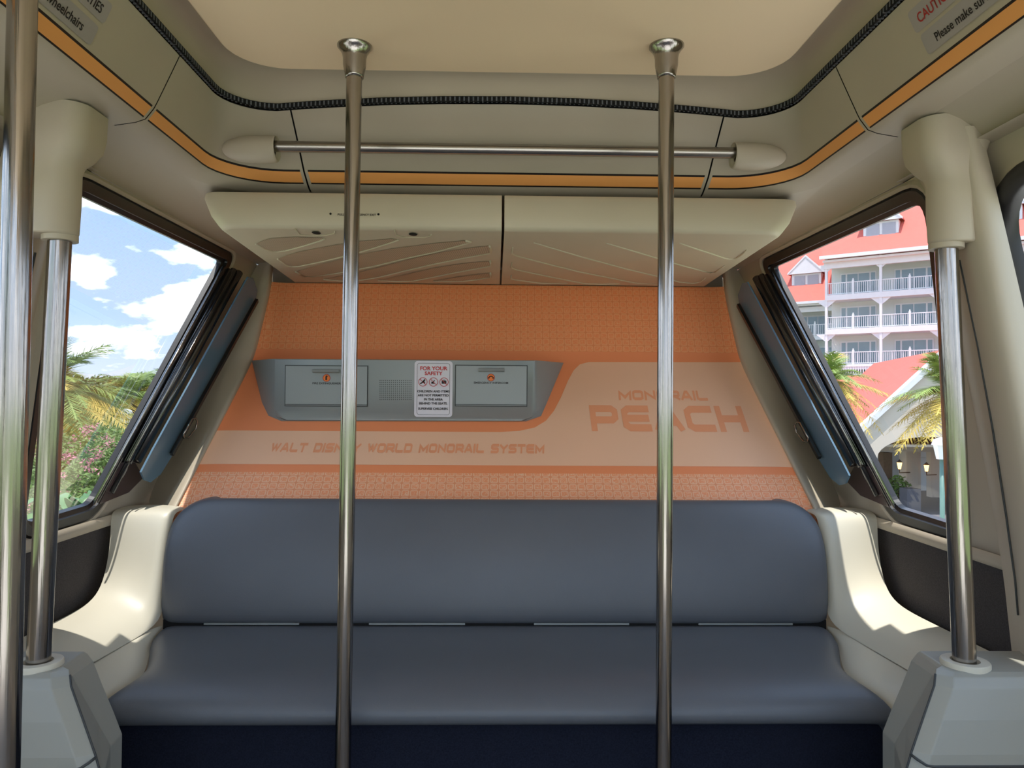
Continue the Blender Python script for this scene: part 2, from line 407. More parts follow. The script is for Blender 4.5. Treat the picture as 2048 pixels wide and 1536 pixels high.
def stripe_idx(cols, nrows, c0, c1):
    ii = []
    for i in range(nrows-1):
        for j in cols:
            edge = (j == c0 or j == c1)
            ii.append(0 if edge else {4: 2, 5: 1, 6: 2}.get(i, 0))
    return ii
def cove(num, c0, c1, g0=.0, g1=.0):
    rws = []
    for P in CP:
        r_ = [p.copy() for p in P[c0:c1+1]]
        if g0: d0 = (r_[1]-r_[0]).normalized(); r_[0] = r_[0]+d0*g0; r_.insert(1, r_[0]+d0*.009)
        if g1: d1 = (r_[-2]-r_[-1]).normalized(); r_[-1] = r_[-1]+d1*g1; r_.insert(-1, r_[-1]+d1*.009)
        rws.append(r_)
    v, f = grid_data(rws); n = len(rws[0])-1
    e0 = 0 if g0 else -1; e1 = n-1 if g1 else -1
    ii = stripe_idx(range(n), len(rws), e0, e1)
    o = struct(mesh('trim_%d' % num, v, f, ['cream', 'stripe', 'black'], None, True, idx=ii))
    return o
cove(1, 0, SEAM1, 0, .002); cove(2, SEAM1, SEAM2+1, .002, .0025); cove(3, SEAM2+1, NC-2-SEAM2, .0025, .0025)
cove(4, NC-2-SEAM2, NC-1-SEAM1, .0025, .002); cove(5, NC-1-SEAM1, NC-1, .002, 0)
# dark backing behind the seams
rws = [[p+Vector((math.copysign(.012, p.x), .012, .010)) for p in P] for P in CP]
bk = grid('trim_6', rws, 'gap'); struct(bk)
# soffit from fascia to side walls
XT = 1.05; ZT = E+.574
SP = path(XT, 3.34, .06, ZT, sx=0)
sof_rows = []
for k in range(5):
    s = k/4; sof_rows.append([a.lerp(b, s)+Vector((0, 0, .012*math.sin(PI*s))) for a, b in zip(CP[-1], SP)])
struct(grid('trim_7', [r_[8:NC-8] for r_ in sof_rows], 'cream'))
struct(grid('trim_8', [[p+Vector((0, 0, .002)) for p in r_[:9]] for r_ in sof_rows], 'cream'))
struct(grid('trim_9', [[p+Vector((0, 0, .002)) for p in r_[NC-9:]] for r_ in sof_rows], 'cream'))
# black ribbed brush strip
def dense(P, step):
    out_ = [P[0]]; acc = 0
    for a, b in zip(P, P[1:]):
        d = (b-a).length; pos = step-acc
        while pos <= d: out_.append(a.lerp(b, pos/d)); pos += step
        acc = (acc+d) % step
    return out_
P0 = path(.752+WD, 2.088, .13, E+.802, .075, Y0=-.2); P1 = path(.752+WD, 2.088, .13, E+.815, .075, Y0=-.2)
br = grid('trim_10', [P0, P1], 'gap', thick=.006); struct(br)
mb = MB(); dp = dense(P0, .0125)
for i in range(0, len(dp)-1):
    p = dp[i]; d = dp[i+1]-p
    if d.length < 1e-4: continue
    R = Matrix.Rotation(math.atan2(d.y, d.x), 3, 'Z')
    mb.box(p+Vector((0, 0, .0055)), (.004, .014, .011), R)
mb.build('rib_strip', mat('rib_grey', (92, 94, 98), .6), br)
# ceiling: side band, then the flat centre panel
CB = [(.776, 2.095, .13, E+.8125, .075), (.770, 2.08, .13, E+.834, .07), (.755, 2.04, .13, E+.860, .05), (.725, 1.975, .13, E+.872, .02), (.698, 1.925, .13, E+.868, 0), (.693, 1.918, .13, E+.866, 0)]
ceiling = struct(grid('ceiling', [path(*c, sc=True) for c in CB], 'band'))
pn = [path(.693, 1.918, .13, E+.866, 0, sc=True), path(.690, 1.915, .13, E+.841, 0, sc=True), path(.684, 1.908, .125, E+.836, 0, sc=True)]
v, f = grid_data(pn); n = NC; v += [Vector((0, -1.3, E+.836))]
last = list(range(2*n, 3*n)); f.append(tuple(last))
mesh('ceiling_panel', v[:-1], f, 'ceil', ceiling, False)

# ---- side walls with windows
KX = .22/.934
def wx(z): return XT + KX*(ZT-z)
LN = Vector((1, 0, -KX)).normalized()   # left wall plane X = -(XT+KX*(ZT-z)); inward normal (left side)
LPT = Vector((-XT, 0, ZT))
LN = Vector((1, 0, -KX)).normalized()
def lp(px, py, off=0.0): return on_plane(px, py, LPT+LN*off, LN)
def rquad(c, r, n=6):
    """rounded quad in 2-D (y,z); c four corners in order"""
    o_ = []
    for i in range(4):
        p = Vector(c[i]); a = (Vector(c[i-1])-p); b = (Vector(c[(i+1) % 4])-p)
        ra = min(r[i], a.length*.45, b.length*.45)
        A = p+a.normalized()*ra; B = p+b.normalized()*ra
        for k in range(n+1):
            s = k/n; o_.append(A*(1-s)**2+p*2*s*(1-s)+B*s*s)
    return o_
def to3(p2, off, s=1):
    y, z = p2; x = -wx(z); P = Vector((x, y, z))+LN*off
    return Vector((P.x*s, P.y, P.z))
G = [lp(450, 525), lp(190, 1010), lp(52, 1052), lp(143, 380)]     # glass corners: rear top, rear bottom, front bottom, front top
G2 = [Vector((p.y, p.z)) for p in G]
def grow(c, d):
    """offset the quad outwards by d"""
    n = 4; cen = sum(c, Vector((0, 0)))/4; o_ = []
    ls_ = []
    for i in range(n):
        a = c[i]; b = c[(i+1) % n]; dd = (b-a).normalized(); nn = Vector((dd.y, -dd.x))
        if nn.dot((a+b)/2-cen) < 0: nn = -nn
        ls_.append((a+nn*d, dd))
    for i in range(n):
        p, d1 = ls_[i-1]; q, d2 = ls_[i]
        den = d1.x*d2.y-d1.y*d2.x; t = ((q-p).x*d2.y-(q-p).y*d2.x)/den; o_.append(p+d1*t)
    return o_
RAD = [.02, .035, .06, .07]
# rear edge line of the side wall (meets the partition pillar)
rear_top = lp(505, 545); rear_bot = lp(302, 985)
def rear_y(z):
    k = (z-rear_bot.z)/(rear_top.z-rear_bot.z); return rear_bot.y+(rear_top.y-rear_bot.y)*k
ZSILL = E-.415
for s, side, num in ((1, 'left', 1), (-1, 'right', 2)):
    hole = grow(G2, .045)
    outer = [Vector((rear_y(ZT), ZT)), Vector((rear_y(ZSILL)-.0, ZSILL)), Vector((1.81, ZSILL)), Vector((1.81, ZT))]
    rq_o = rquad(outer, [.001]*4); rq_h = rquad(hole, [r_+.045 for r_ in RAD]); rq_t = rquad(grow(G2, .062), [r_+.06 for r_ in RAD])
    rws = [[to3(p, 0, s) for p in rq_o], [to3(p, 0.0, s) for p in rq_t], [to3(p, .010, s) for p in rquad(grow(G2, .054), [r_+.055 for r_ in RAD])], [to3(p, .006, s) for p in rq_h], [to3(p, -.03, s) for p in rq_h]]
    wl = struct(grid('wall_%s' % side, rws, 'cream', closed=True, smooth=True)); shade_auto(wl, .5)
    # window: rubber seal, glass
    win = rquad(G2, RAD); wseal = rquad(grow(G2, .012), [r_+.01 for r_ in RAD])
    fr = grid('window_%d' % num, [[to3(p, .0, s) for p in rq_h], [to3(p, .006, s) for p in rquad(grow(G2, .038), [r_+.04 for r_ in RAD])], [to3(p, .004, s) for p in wseal], [to3(p, -.006, s) for p in wseal], [to3(p, -.012, s) for p in win], [to3(p, -.03, s) for p in win]], 'rubber', closed=True, smooth=False)
    struct(fr)
    gp = [to3(p, -.022, s) for p in win]
    mesh('glass', gp, [tuple(range(len(gp)))], 'glass', fr)
    # sliding sash along the raked rear edge
    def q(px, py, off): p = lp(px, py, off); return Vector((p.x*s, p.y, p.z))
    mb = MB()
    mb.tube([q(448, 535, .008), q(192, 1004, .008)], .009, 10)
    mb.tube([q(459, 540, .018), q(222, 985, .018)], .011, 10)
    mb.build('sash_rail', 'blackmetal', fr, True)
    mb = MB()
    mb.tube([q(468, 540, .030), q(256, 925, .030)], .013, 10)
    mb.tube([q(478, 545, .042), q(272, 922, .042)], .016, 12)
    mb.build('sash_rail', 'blackmetal', fr, True)
    mb = MB(); mb.tube([q(443, 543, .018), q(188, 1009, .018)], .0035, 8); mb.tube([q(463, 549, .042), q(258, 922, .042)], .003, 8)
    mb.build('bright_edge', 'steel', fr, True)
    pl = [q(238, 925, .012), q(268, 925, .012), q(285, 955, .012), q(255, 985, .012), q(196, 1009, .012)]
    MB().prism(pl, Vector((s*.004, 0, 0))).build('corner_panel', 'brown', fr)
    O = .075
    pane = [q(494, 553, O), q(504, 556, O), q(512, 580, O), q(508, 604, O), q(345, 905, O), q(318, 948, O), q(298, 964, O), q(286, 960, O), q(279, 944, O), q(302, 900, O)]
    nrm = Vector((LN.x*s, 0, LN.z))*.006
    MB().prism(pane, nrm).build('tinted_pane', 'blueglass', fr)
    mb = MB(); mb.tube([q(493, 564, O-.012), q(288, 944, O-.012)], .011, 10); mb.build('pane_rail', mat('sky_reflection_rail', (110, 160, 205), .22, .7, spec=1), fr, True)  # blue streak of reflected sky painted as the rail colour
    mb = MB(); a = q(511, 600, O+.012); b = q(340, 908, O+.012); d = (b-a).normalized(); w_ = d.cross(nrm.normalized()).normalized()*.009
    mb.prism([a-w_, a+w_, b+w_, b-w_], nrm*2).build('pull_rail', 'rubber', fr)
    mb = MB(); hp = [q(x, y, O+.03) for x, y in ((384, 838), (391, 836), (395, 843), (391, 858), (376, 876), (368, 876), (367, 868), (374, 856))]
    mb.tube(hp, .0035, 8, closed=True); mb.build('latch_loop', 'steel', fr, True)
    # pillar between window and partition
    rws = []
    for k in range(13):
        kk = k/12; t = -.1+2.1*kk; wl_ = wallpt(-1, t)
        z = wl_.z if k < 12 else ZT+.01
        A = to3((rear_y(z), z), 0, 1)
        B = Vector((wl_.x, wl_.y, z)); B.x += .002
        Mid = (A+B)/2; a1 = A.lerp(B, .33)+Vector((.012, -.012, 0)); a2 = A.lerp(B, .62)+Vector((.012, -.03, 0)); a3 = A.lerp(B, .9)+Vector((.008, -.030, 0)); B2 = B+Vector((.006, -.026, 0))
        rws.append(mirror([A, a1, a2, a3, B2, B+Vector((0, .02, 0))], s))
    struct(grid('trim_%d' % (10+num), rws, 'cream', sub=1))
    # lower wall: sill lip, carpet panel
    zc0 = E-.415; zc1 = E-.66
    sill = [[to3((y, E-.385), .012, s), to3((y, E-.395), .022, s), to3((y, E-.418), .020, s), to3((y, E-.425), -.004, s)] for y in (1.72, 1.8, 2.1, 2.4, rear_y(ZSILL)+.01)]
    struct(grid('trim_%d' % (12+num), sill, 'cream'))
    bd = struct(mesh('wall_%s_lower' % side, mirror([(-wx(E-.41), 1.72, E-.41), (-wx(E-.41), 2.75, E-.41), (-wx(E-.41)-.03, 2.75, 0), (-wx(E-.41)-.03, 1.72, 0)], s), [(0, 1, 2, 3)], 'carpet'))

# ---- outer hull: roof, sides above the windows, sides around the end, end plate
ZR = E+.96
for s, side in ((1, 'left'), (-1, 'right')):
    zs_ = [0, E-.42, E-.2, E, E+.2, E+.4, ZT]
    struct(grid('wall_%s_end' % side, [mirror([to3((rear_y(z)-.0, z), -.002), to3((3.5, z), -.002)], s) for z in zs_], 'cream', smooth=False))
    struct(grid('wall_%s_roof' % side, [mirror([(-wx(ZT), -1.3, ZT), (-wx(ZT), 3.5, ZT)], s), mirror([(-1.0, -1.3, ZR-.05), (-1.0, 3.5, ZR-.05)], s), mirror([(-.9, -1.3, ZR), (-.9, 3.5, ZR)], s)], 'cream', smooth=False))
    struct(mesh('wall_%s_base' % side, mirror([(-1.30, -1.3, 0), (-1.30, 3.5, 0), (-wx(E-.42)-.005, 3.5, E-.42), (-wx(E-.42)-.005, -1.3, E-.42)], s), [(0, 1, 2, 3)], 'cream'))
struct(mesh('wall_roof', [(-.9, -1.3, ZR), (.9, -1.3, ZR), (.9, 3.5, ZR), (-.9, 3.5, ZR)], [(0, 1, 2, 3)], 'cream'))
ep = [(1.30, 0), (wx(E-.42), E-.42), (XT, ZT), (1.0, ZR-.05), (.9, ZR)]
struct(mesh('wall_end', [(x, 3.49, z) for x, z in ep]+[(-x, 3.49, z) for x, z in ep[::-1]], [tuple(range(10))], 'cream'))
for s, side in ((1, 'left'), (-1, 'right')):
    struct(mesh('wall_%s_header' % side, mirror([(-1.03, -1.3, ZT-.001), (-1.14, -1.3, ZT-.001), (-1.14, 1.93, ZT-.001), (-1.03, 1.93, ZT-.001)], s), [(0, 1, 2, 3)], 'cream'))
# ---- floor
struct(mesh('floor', [(-1.3, -1.3, 0), (1.3, -1.3, 0), (1.3, 3.3, 0), (-1.3, 3.3, 0)], [(0, 1, 2, 3)], 'floor'))

# ---- door pillars and doors at both sides of the camera
for s, side, num in ((1, 'left', 1), (-1, 'right', 2)):
    # pillar sweeping from the fascia down the door edge
    rws = []
    for z, xi, ya, yb in ((E+.60, .99, 1.59, 1.93), (E+.50, 1.01, 1.59, 1.88), (E+.35, 1.035, 1.59, 1.86), (E+.1, 1.085, 1.592, 1.865), (E-.15, 1.135, 1.598, 1.87), (E-.40, 1.185, 1.61, 1.88), (E-.55, 1.20, 1.58, 1.86), (E-.66, 1.19, 1.50, 1.84), (E-.8, 1.18, 1.42, 1.82)):
        xo = min(wx(z), 1.27)+.004
        loop = [(-xo, ya+.02), (-xi-.03, ya+.002), (-xi-.010, ya+.012), (-xi, ya+.045), (-xi-.002, ya+.12), (-xi-.03, yb-.10), (-xi-.065, yb-.03), (-xo, yb)]
        rws.append(mirror([(x, y, z) for x, y in loop], s))
    struct(grid('trim_%d' % (14+num), rws, 'cream', sub=1))
    PN = Vector((1, 0, .1944)); PP = Vector((1.01-.0012, 0, E+.5))
    if s < 0: sp = [on_plane(x, y, PP, PN) for x, y in ((1919, 520), (1932, 580), (1955, 690), (1984, 850), (2012, 1030), (2030, 1160), (2036, 1230))]
    else: sp = [on_plane(991*2-x+8, y, Vector((-PP.x, 0, PP.z)), Vector((-1, 0, .1944))) for x, y in ((1919, 505), (1932, 570), (1955, 680), (1984, 840), (2012, 1020), (2030, 1150), (2036, 1220))]
    mb = MB(); mb.tube(sp, .0022, 6); mb.build('pillar_seam', 'consoled', bpy.data.objects['trim_%d' % (14+num)], True)
    # door leaf with rounded window, rubber seal
    D2 = [Vector((1.635, E+.455)), Vector((1.635, E-.45)), Vector((.55, E-.45)), Vector((.55, E+.47))]
    dr = [.12]*4
    outer = [Vector((1.86, ZT)), Vector((1.86, 0.0)), Vector((.45, 0.0)), Vector((.45, ZT))]
    o3 = lambda p, off: to3(p, off, s)
    rws = [[o3(p, -.03) for p in rquad(outer, [.001]*4, 8)], [o3(p, -.03) for p in rquad(grow(D2, .06), [.17]*4, 8)], [o3(p, -.022) for p in rquad(grow(D2, .045), [.16]*4, 8)]]
    d_ = struct(grid('door_%d' % num, rws, 'cream', closed=True)); shade_auto(d_, .5)
    rws = [[o3(p, -.022) for p in rquad(grow(D2, .045), [.16]*4, 8)], [o3(p, -.008) for p in rquad(grow(D2, .035), [.15]*4, 8)], [o3(p, -.008) for p in rquad(grow(D2, .012), [.13]*4, 8)], [o3(p, -.03) for p in rquad(D2, dr, 8)], [o3(p, -.05) for p in rquad(D2, dr, 8)]]
    grid('door_seal', rws, 'rubber', d_, closed=True)
    gp = [o3(p, -.04) for p in rquad(D2, dr, 8)]
    mesh('door_glass', gp, [tuple(range(len(gp)))], 'glass', d_)
    # second leaf further forward, behind the camera
    D3 = [p-Vector((1.2, 0)) for p in D2]; outer3 = [Vector((.44, ZT)), Vector((.44, 0.0)), Vector((-.8, 0.0)), Vector((-.8, ZT))]
    rws = [[o3(p, -.03) for p in rquad(outer3, [.001]*4, 8)], [o3(p, -.03) for p in rquad(grow(D3, .06), [.17]*4, 8)]]
    d3 = struct(grid('door_%d' % (num+2), rws, 'cream', closed=True, smooth=False))
    gp = [o3(p, -.04) for p in rquad(D3, dr, 8)]
    mesh('door_glass', gp, [tuple(range(len(gp)))], 'glass', d3)

# ================================================================== THINGS
# ---- bench
bench = thing('bench', (0, 2.2, 0), 'long navy vinyl bench seat across the end wall', 'bench')
def back_rows():
    R_ = []
    prof_ = [(.715, 2.395, 1.06), (.705, 2.375, 1.062), (.66, 2.372, 1.065), (.58, 2.385, 1.070), (.50, 2.405, 1.074), (.44, 2.43, 1.072), (.40, 2.45, 1.062), (.37, 2.468, 1.04), (.35, 2.485, 1.01), (.339, 2.505, .975), (.337, 2.53, .955), (.35, 2.56, .95)]
    for dz, y, w in prof_:
        r_ = []
        for l in (-1, -.995, -.985, -.965, -.93, -.8, -.5, -.2, 0, .2, .5, .8, .93, .965, .985, .995, 1):
            e_ = abs(l)
            dy = .045 if e_ == 1 else (.022 if e_ == .995 else (.01 if e_ == .985 else (.003 if e_ == .965 else 0)))
            r_.append(Vector((l*w, y+dy, E-dz)))
        R_.append(r_)
    return R_
grid('backrest', back_rows(), 'vinyl', bench, sub=1)
def seat_rows():
    R_ = []
    prof_ = [(2.41, .722, 1.062), (2.38, .716, 1.06), (2.30, .718, 1.05), (2.20, .722, 1.005), (2.10, .724, .962), (2.02, .727, .952), (1.97, .731, .962), (1.92, .742, .985), (1.885, .760, 1.002), (1.870, .785, 1.008), (1.875, .808, 1.006), (1.90, .822, 1.0), (1.95, .826, .99)]
    for y, dz, w in prof_:
        r_ = []
        for l in (-1, -.99, -.97, -.93, -.8, -.5, -.2, 0, .2, .5, .8, .93, .97, .99, 1):
            e_ = abs(l); dd = .03 if e_ == 1 else (.010 if e_ == .99 else (.002 if e_ == .97 else 0))
            dip = .012*math.exp(-((y-2.2)/.12)**2)*(1-e_**4)
            r_.append(Vector((l*w, y, E-dz-dd-dip)))
        R_.append(r_)
    return R_
grid('seat_cushion', seat_rows(), 'vinyl', bench, sub=1)
MB().box((0, 2.16, .17), (2.06, .46, .34)).build('riser', 'riser', bench)
mb = MB(); mb.box((0, 2.40, E-.716), (2.1, .02, .03)).build('hinge_gap', 'gap', bench)
for a, b in ((408, 598), (738, 930), (1068, 1258), (1397, 1585)):
    p = atY(a, 1246, 2.385); q_ = atY(b, 1249, 2.385)
    mb = MB(); mb.box(((p.x+q_.x)/2, 2.386, E-.7125), (q_.x-p.x, .006, .006)).build('hinge_strip', 'console', bench)
# seat-end shells
for s, side in ((1, 'left'), (-1, 'right')):
    sh = thing('seat_end_panel', (-s*1.15, 2.1, E-.7), 'cream moulded seat end panel at the %s end of the bench' % side, 'seat panel')
    R_ = [
     [(-1.262, 2.58, -.372), (-1.19, 2.58, -.368), (-1.12, 2.57, -.368), (-1.062, 2.56, -.372), (-1.055, 2.56, -.38)],
     [(-1.262, 2.49, -.375), (-1.19, 2.49, -.370), (-1.12, 2.49, -.368), (-1.068, 2.475, -.372), (-1.058, 2.50, -.38)],
     [(-1.258, 2.470, -.395), (-1.19, 2.468, -.390), (-1.12, 2.462, -.388), (-1.078, 2.452, -.390), (-1.062, 2.48, -.39)],
     [(-1.250, 2.455, -.47), (-1.19, 2.448, -.47), (-1.12, 2.438, -.47), (-1.078, 2.422, -.47), (-1.066, 2.46, -.47)],
     [(-1.250, 2.430, -.56), (-1.19, 2.422, -.56), (-1.12, 2.408, -.565), (-1.074, 2.392, -.57), (-1.062, 2.44, -.57)],
     [(-1.250, 2.39, -.615), (-1.19, 2.375, -.62), (-1.12, 2.365, -.64), (-1.068, 2.36, -.66), (-1.058, 2.42, -.66)],
     [(-1.252, 2.32, -.640), (-1.19, 2.30, -.650), (-1.12, 2.30, -.675), (-1.065, 2.32, -.705), (-1.052, 2.36, -.712)],
     [(-1.255, 2.18, -.642), (-1.20, 2.18, -.655), (-1.14, 2.18, -.685), (-1.095, 2.20, -.715), (-1.085, 2.21, -.722)],
     [(-1.260, 1.95, -.640), (-1.21, 1.95, -.655), (-1.16, 1.95, -.69), (-1.125, 1.95, -.722), (-1.118, 1.95, -.730)],
     [(-1.262, 1.765, -.64), (-1.22, 1.765, -.655), (-1.17, 1.765, -.69), (-1.14, 1.765, -.722), (-1.135, 1.765, -.730)]]
    up_ = grid('upper_shell', [mirror([Vector((x, y, E+z)) for x, y, z in r_], s) for r_ in R_], 'shell', sh, sub=2)
    R2 = [
     [(-1.054, 2.40, -.718), (-1.056, 2.40, -.72), (-1.055, 2.40, -.73), (-1.054, 2.40, -.74)],
     [(-1.067, 2.32, -.708), (-1.062, 2.31, -.714), (-1.052, 2.30, -.728), (-1.045, 2.30, -.75)],
     [(-1.096, 2.20, -.718), (-1.08, 2.19, -.722), (-1.025, 2.18, -.730), (-1.00, 2.18, -.75)],
     [(-1.112, 2.07, -.725), (-1.09, 2.06, -.728), (-.99, 2.06, -.735), (-.955, 2.06, -.755)],
     [(-1.124, 1.95, -.728), (-1.10, 1.95, -.733), (-1.0, 1.96, -.742), (-.965, 1.97, -.76)],
     [(-1.135, 1.82, -.728), (-1.11, 1.82, -.738), (-1.03, 1.85, -.765), (-1.00, 1.87, -.80)],
     [(-1.14, 1.765, -.728), (-1.11, 1.765, -.742), (-1.03, 1.765, -.79), (-1.0, 1.78, -.84)]]
    grid('lower_shell', [mirror([Vector((x, y, E+z-.004)) for x, y, z in r_], s) for r_ in R2], 'shell', sh, sub=2)
    pass

# ---- overhead vent unit in two halves
ZU = E+.502
UL = [  # level: z, half width at front, Yfront, half width at back
 (E+.615, .890, 2.262, .93), (E+.600, .888, 2.250, .93), (E+.545, .862, 2.238, .925), (E+.516, .840, 2.239, .912), (E+.506, .832, 2.243, .905), (ZU, .822, 2.256, .900)]
def vent_loop(z, wf, yf, wb):
    wf += .022; r = .055; pts = [Vector((0.004, yf, z))]
    for k in range(1, 6): pts.append(Vector(((wf-r)*k/5, yf, z)))
    for k in range(1, 7):
        a = PI/2*k/6; pts.append(Vector((wf-r+r*math.sin(a), yf+r-r*math.cos(a), z)))
    for k in range(1, 5): pts.append(Vector((wf+(wb-wf)*k/4, yf+r+(3.292-yf-r)*k/4, z)))
    pts.append(Vector((.004, 3.292, pts[-1].z))); return pts
UN = Vector((0, 0, 1))
def under(px, py, dz=0.0): return atZ(px, py, ZU-.0005+dz)
for s, nm in ((-1, 'left'), (1, 'right')):
    t_ = thing('overhead_hatch', (s*.45, 2.7, ZU), ('cream overhead hatch with perforated slots, left of the centre seam' if s < 0 else 'plain cream overhead hatch with raised ribs, right of the centre seam'), 'hatch')
    lv = [[Vector((p.x*s+.006, p.y, p.z)) for p in vent_loop(*u)] for u in UL]
    v, f = grid_data(lv, True); n = len(lv[0]); f.append(tuple(range((len(lv)-1)*n, len(lv)*n)))
    body = mesh('panel_body', v, f, 'hatch', t_, False); shade_auto(body, .9)
    Z8 = lambda x, y: under(400+x/2.56, 340+y/2.56, -.001)
    if s < 0:
        slots = [[(285, 378), (320, 362), (360, 350), (480, 343), (620, 346), (636, 352), (620, 360), (530, 388), (440, 412), (400, 417), (370, 415), (330, 402)],
         [(398, 455), (440, 438), (500, 420), (620, 396), (800, 366), (980, 352), (1015, 357), (990, 367), (900, 396), (800, 425), (650, 462), (510, 492), (470, 493), (440, 487)],
         [(488, 520), (560, 500), (700, 462), (840, 428), (1000, 400), (1200, 375), (1360, 361), (1386, 367), (1370, 375), (1200, 420), (1050, 452), (900, 490), (700, 528), (580, 546), (530, 543)],
         [(632, 560), (820, 522), (950, 490), (1100, 450), (1250, 418), (1400, 396), (1482, 388), (1487, 400), (1487, 425), (1350, 450), (1200, 480), (1050, 515), (930, 545), (830, 562), (720, 566)],
         [(912, 565), (1050, 535), (1200, 500), (1350, 478), (1485, 466), (1488, 480), (1487, 491), (1350, 516), (1200, 546), (1090, 568), (1000, 569)],
         [(1195, 569), (1300, 550), (1400, 536), (1486, 527), (1488, 538), (1487, 549), (1420, 560), (1345, 569)]]
        gm = M['meshgrille'].node_tree
        for sl in slots:
            P = [Z8(x, y) for x, y in sl]
            mesh('vent_slot', [p+Vector((0, 0, -.0004)) for p in P], [tuple(range(len(P)))], 'meshgrille', t_)
            mb = MB(); mb.tube([p+Vector((0, 0, -.001)) for p in P[len(P)//2-1:]]+[P[0]], .0035, 8); mb.build('slot_lip', 'hatch', t_, True)
        for cx, cy, pts in ((595, 321, ((488, 303), (508, 330), (560, 338), (650, 334), (688, 325), (690, 316))), (1091, 328, ((995, 308), (1003, 334), (1040, 344), (1150, 346), (1182, 338), (1184, 330)))):
            mb = MB(); mb.tube([Z8(x, y) for x, y in pts], .002, 6); lt = mb.build('latch_plate', 'hatch', t_, True)
            c = Z8(cx, cy); mesh('keyhole', [c+Vector((.013*math.cos(a*PI/8), .022*math.sin(a*PI/8), -.001)) for a in range(16)], [tuple(range(16))], 'gap', lt)
        a = atY(675, 431, 2.2365); text_mesh('lettering', 'PULL FOR EMERGENCY EXIT', 'black', a, (1, 0, 0), (0, 0, 1), .0062, t_, bold=.02, xs=1.0, off=-.0)
        for x, y in ((661, 427.5), (757, 428.5)):
            c = atY(x, y, 2.2365); mesh('screw', [c+Vector((.0035*math.cos(a*PI/6), 0, .0035*math.sin(a*PI/6))) for a in range(12)], [tuple(range(12))], 'gap', t_)
    else:
        Z9 = lambda x, y: under(1000+x/2.56, 340+y/2.56, -.0005)
        ribs = [[(918, 374), (1000, 402), (1080, 428), (1150, 452), (1180, 456), (1212, 452), (1245, 428), (1262, 410)], [(545, 375), (700, 420), (880, 475), (1040, 518), (1075, 526), (1105, 522), (1150, 490)],
         [(173, 372), (400, 440), (640, 505), (840, 553), (920, 574), (990, 581), (1030, 572), (1052, 553)], [(65, 395), (60, 428), (80, 438), (200, 470), (400, 520), (600, 560), (700, 580), (800, 585)],
         [(62, 473), (58, 500), (80, 510), (260, 548), (430, 581), (510, 585), (612, 583)], [(58, 538), (55, 556), (75, 562), (220, 581), (345, 580)]]
        for rb in ribs:
            mb = MB(); P = [Z9(x, y) for x, y in rb]; mb.tube(P, [.002]+[.0035]*(len(P)-2)+[.002], 8); mb.build('raised_rib', 'hatch', t_, True)

# perforation pattern on the grille material
t = M['meshgrille'].node_tree; b = t.nodes['Principled BSDF']
tcn = t.nodes.new('ShaderNodeTexCoord'); mpn = t.nodes.new('ShaderNodeMapping'); mpn.inputs['Scale'].default_value = (140, 90, 0); mpn.inputs['Rotation'].default_value = (0, 0, .1)
t.links.new(tcn.outputs['Object'], mpn.inputs[0]); frn = t.nodes.new('ShaderNodeVectorMath'); frn.operation = 'FRACTION'; t.links.new(mpn.outputs[0], frn.inputs[0])
dn = t.nodes.new('ShaderNodeVectorMath'); dn.operation = 'DISTANCE'; dn.inputs[1].default_value = (.5, .5, 0); t.links.new(frn.outputs[0], dn.inputs[0])
gt = t.nodes.new('ShaderNodeMath'); gt.operation = 'LESS_THAN'; gt.inputs[1].default_value = .30; t.links.new(dn.outputs['Value'], gt.inputs[0])
mx = t.nodes.new('ShaderNodeMixRGB'); mx.inputs[1].default_value = (*lin((204, 190, 166)), 1); mx.inputs[2].default_value = (*lin((150, 134, 114)), 1)
t.links.new(gt.outputs[0], mx.inputs[0]); t.links.new(mx.outputs[0], b.inputs['Base Color'])

# ---- console on the partition
YF = 2.885
con = thing('wall_console', atY(810, 780, 3.0), 'grey wall console with two doors and speaker holes on the orange wall', 'console')
def conloop(k):
    """k=0 back outline on the wall, k=1 front outline"""
    fr_ = [(548, 717.5), (1071, 720.5), (1071, 818), (1064, 834), (1046, 842), (570, 840.5), (554, 834), (548, 818)]
    bk_ = [(505, 722), (1127, 726), (1094, 805), (1082, 832), (1052, 843), (563, 842), (537, 832), (524, 805)]
    if k == 1: return [atY(x, y, YF) for x, y in fr_]
    o_ = []
    for x, y in bk_:
        l, t_ = wall_t(x, y); p = wallpt(max(-.999, l), t_, .001); o_.append(p)
    return o_
bk_, fr_ = conloop(0), conloop(1)
mid1 = [f_.lerp(b_, .10)+(Vector((0, -.0, 0))) for f_, b_ in zip(fr_, bk_)]
cen = sum(fr_, Vector())/8
inn = [cen+(p-cen)*.985 for p in fr_]
for p in inn: p.y = YF-.004
fr2 = [p+Vector((0, .004, 0)) for p in fr_]
n = 8; v, f = grid_data([bk_, mid1, fr2, inn], True); f.append(tuple(range(3*n, 4*n)))
cb = mesh('console_body', v, f, 'console', con, True); shade_auto(cb, .9)
YC = YF-.004
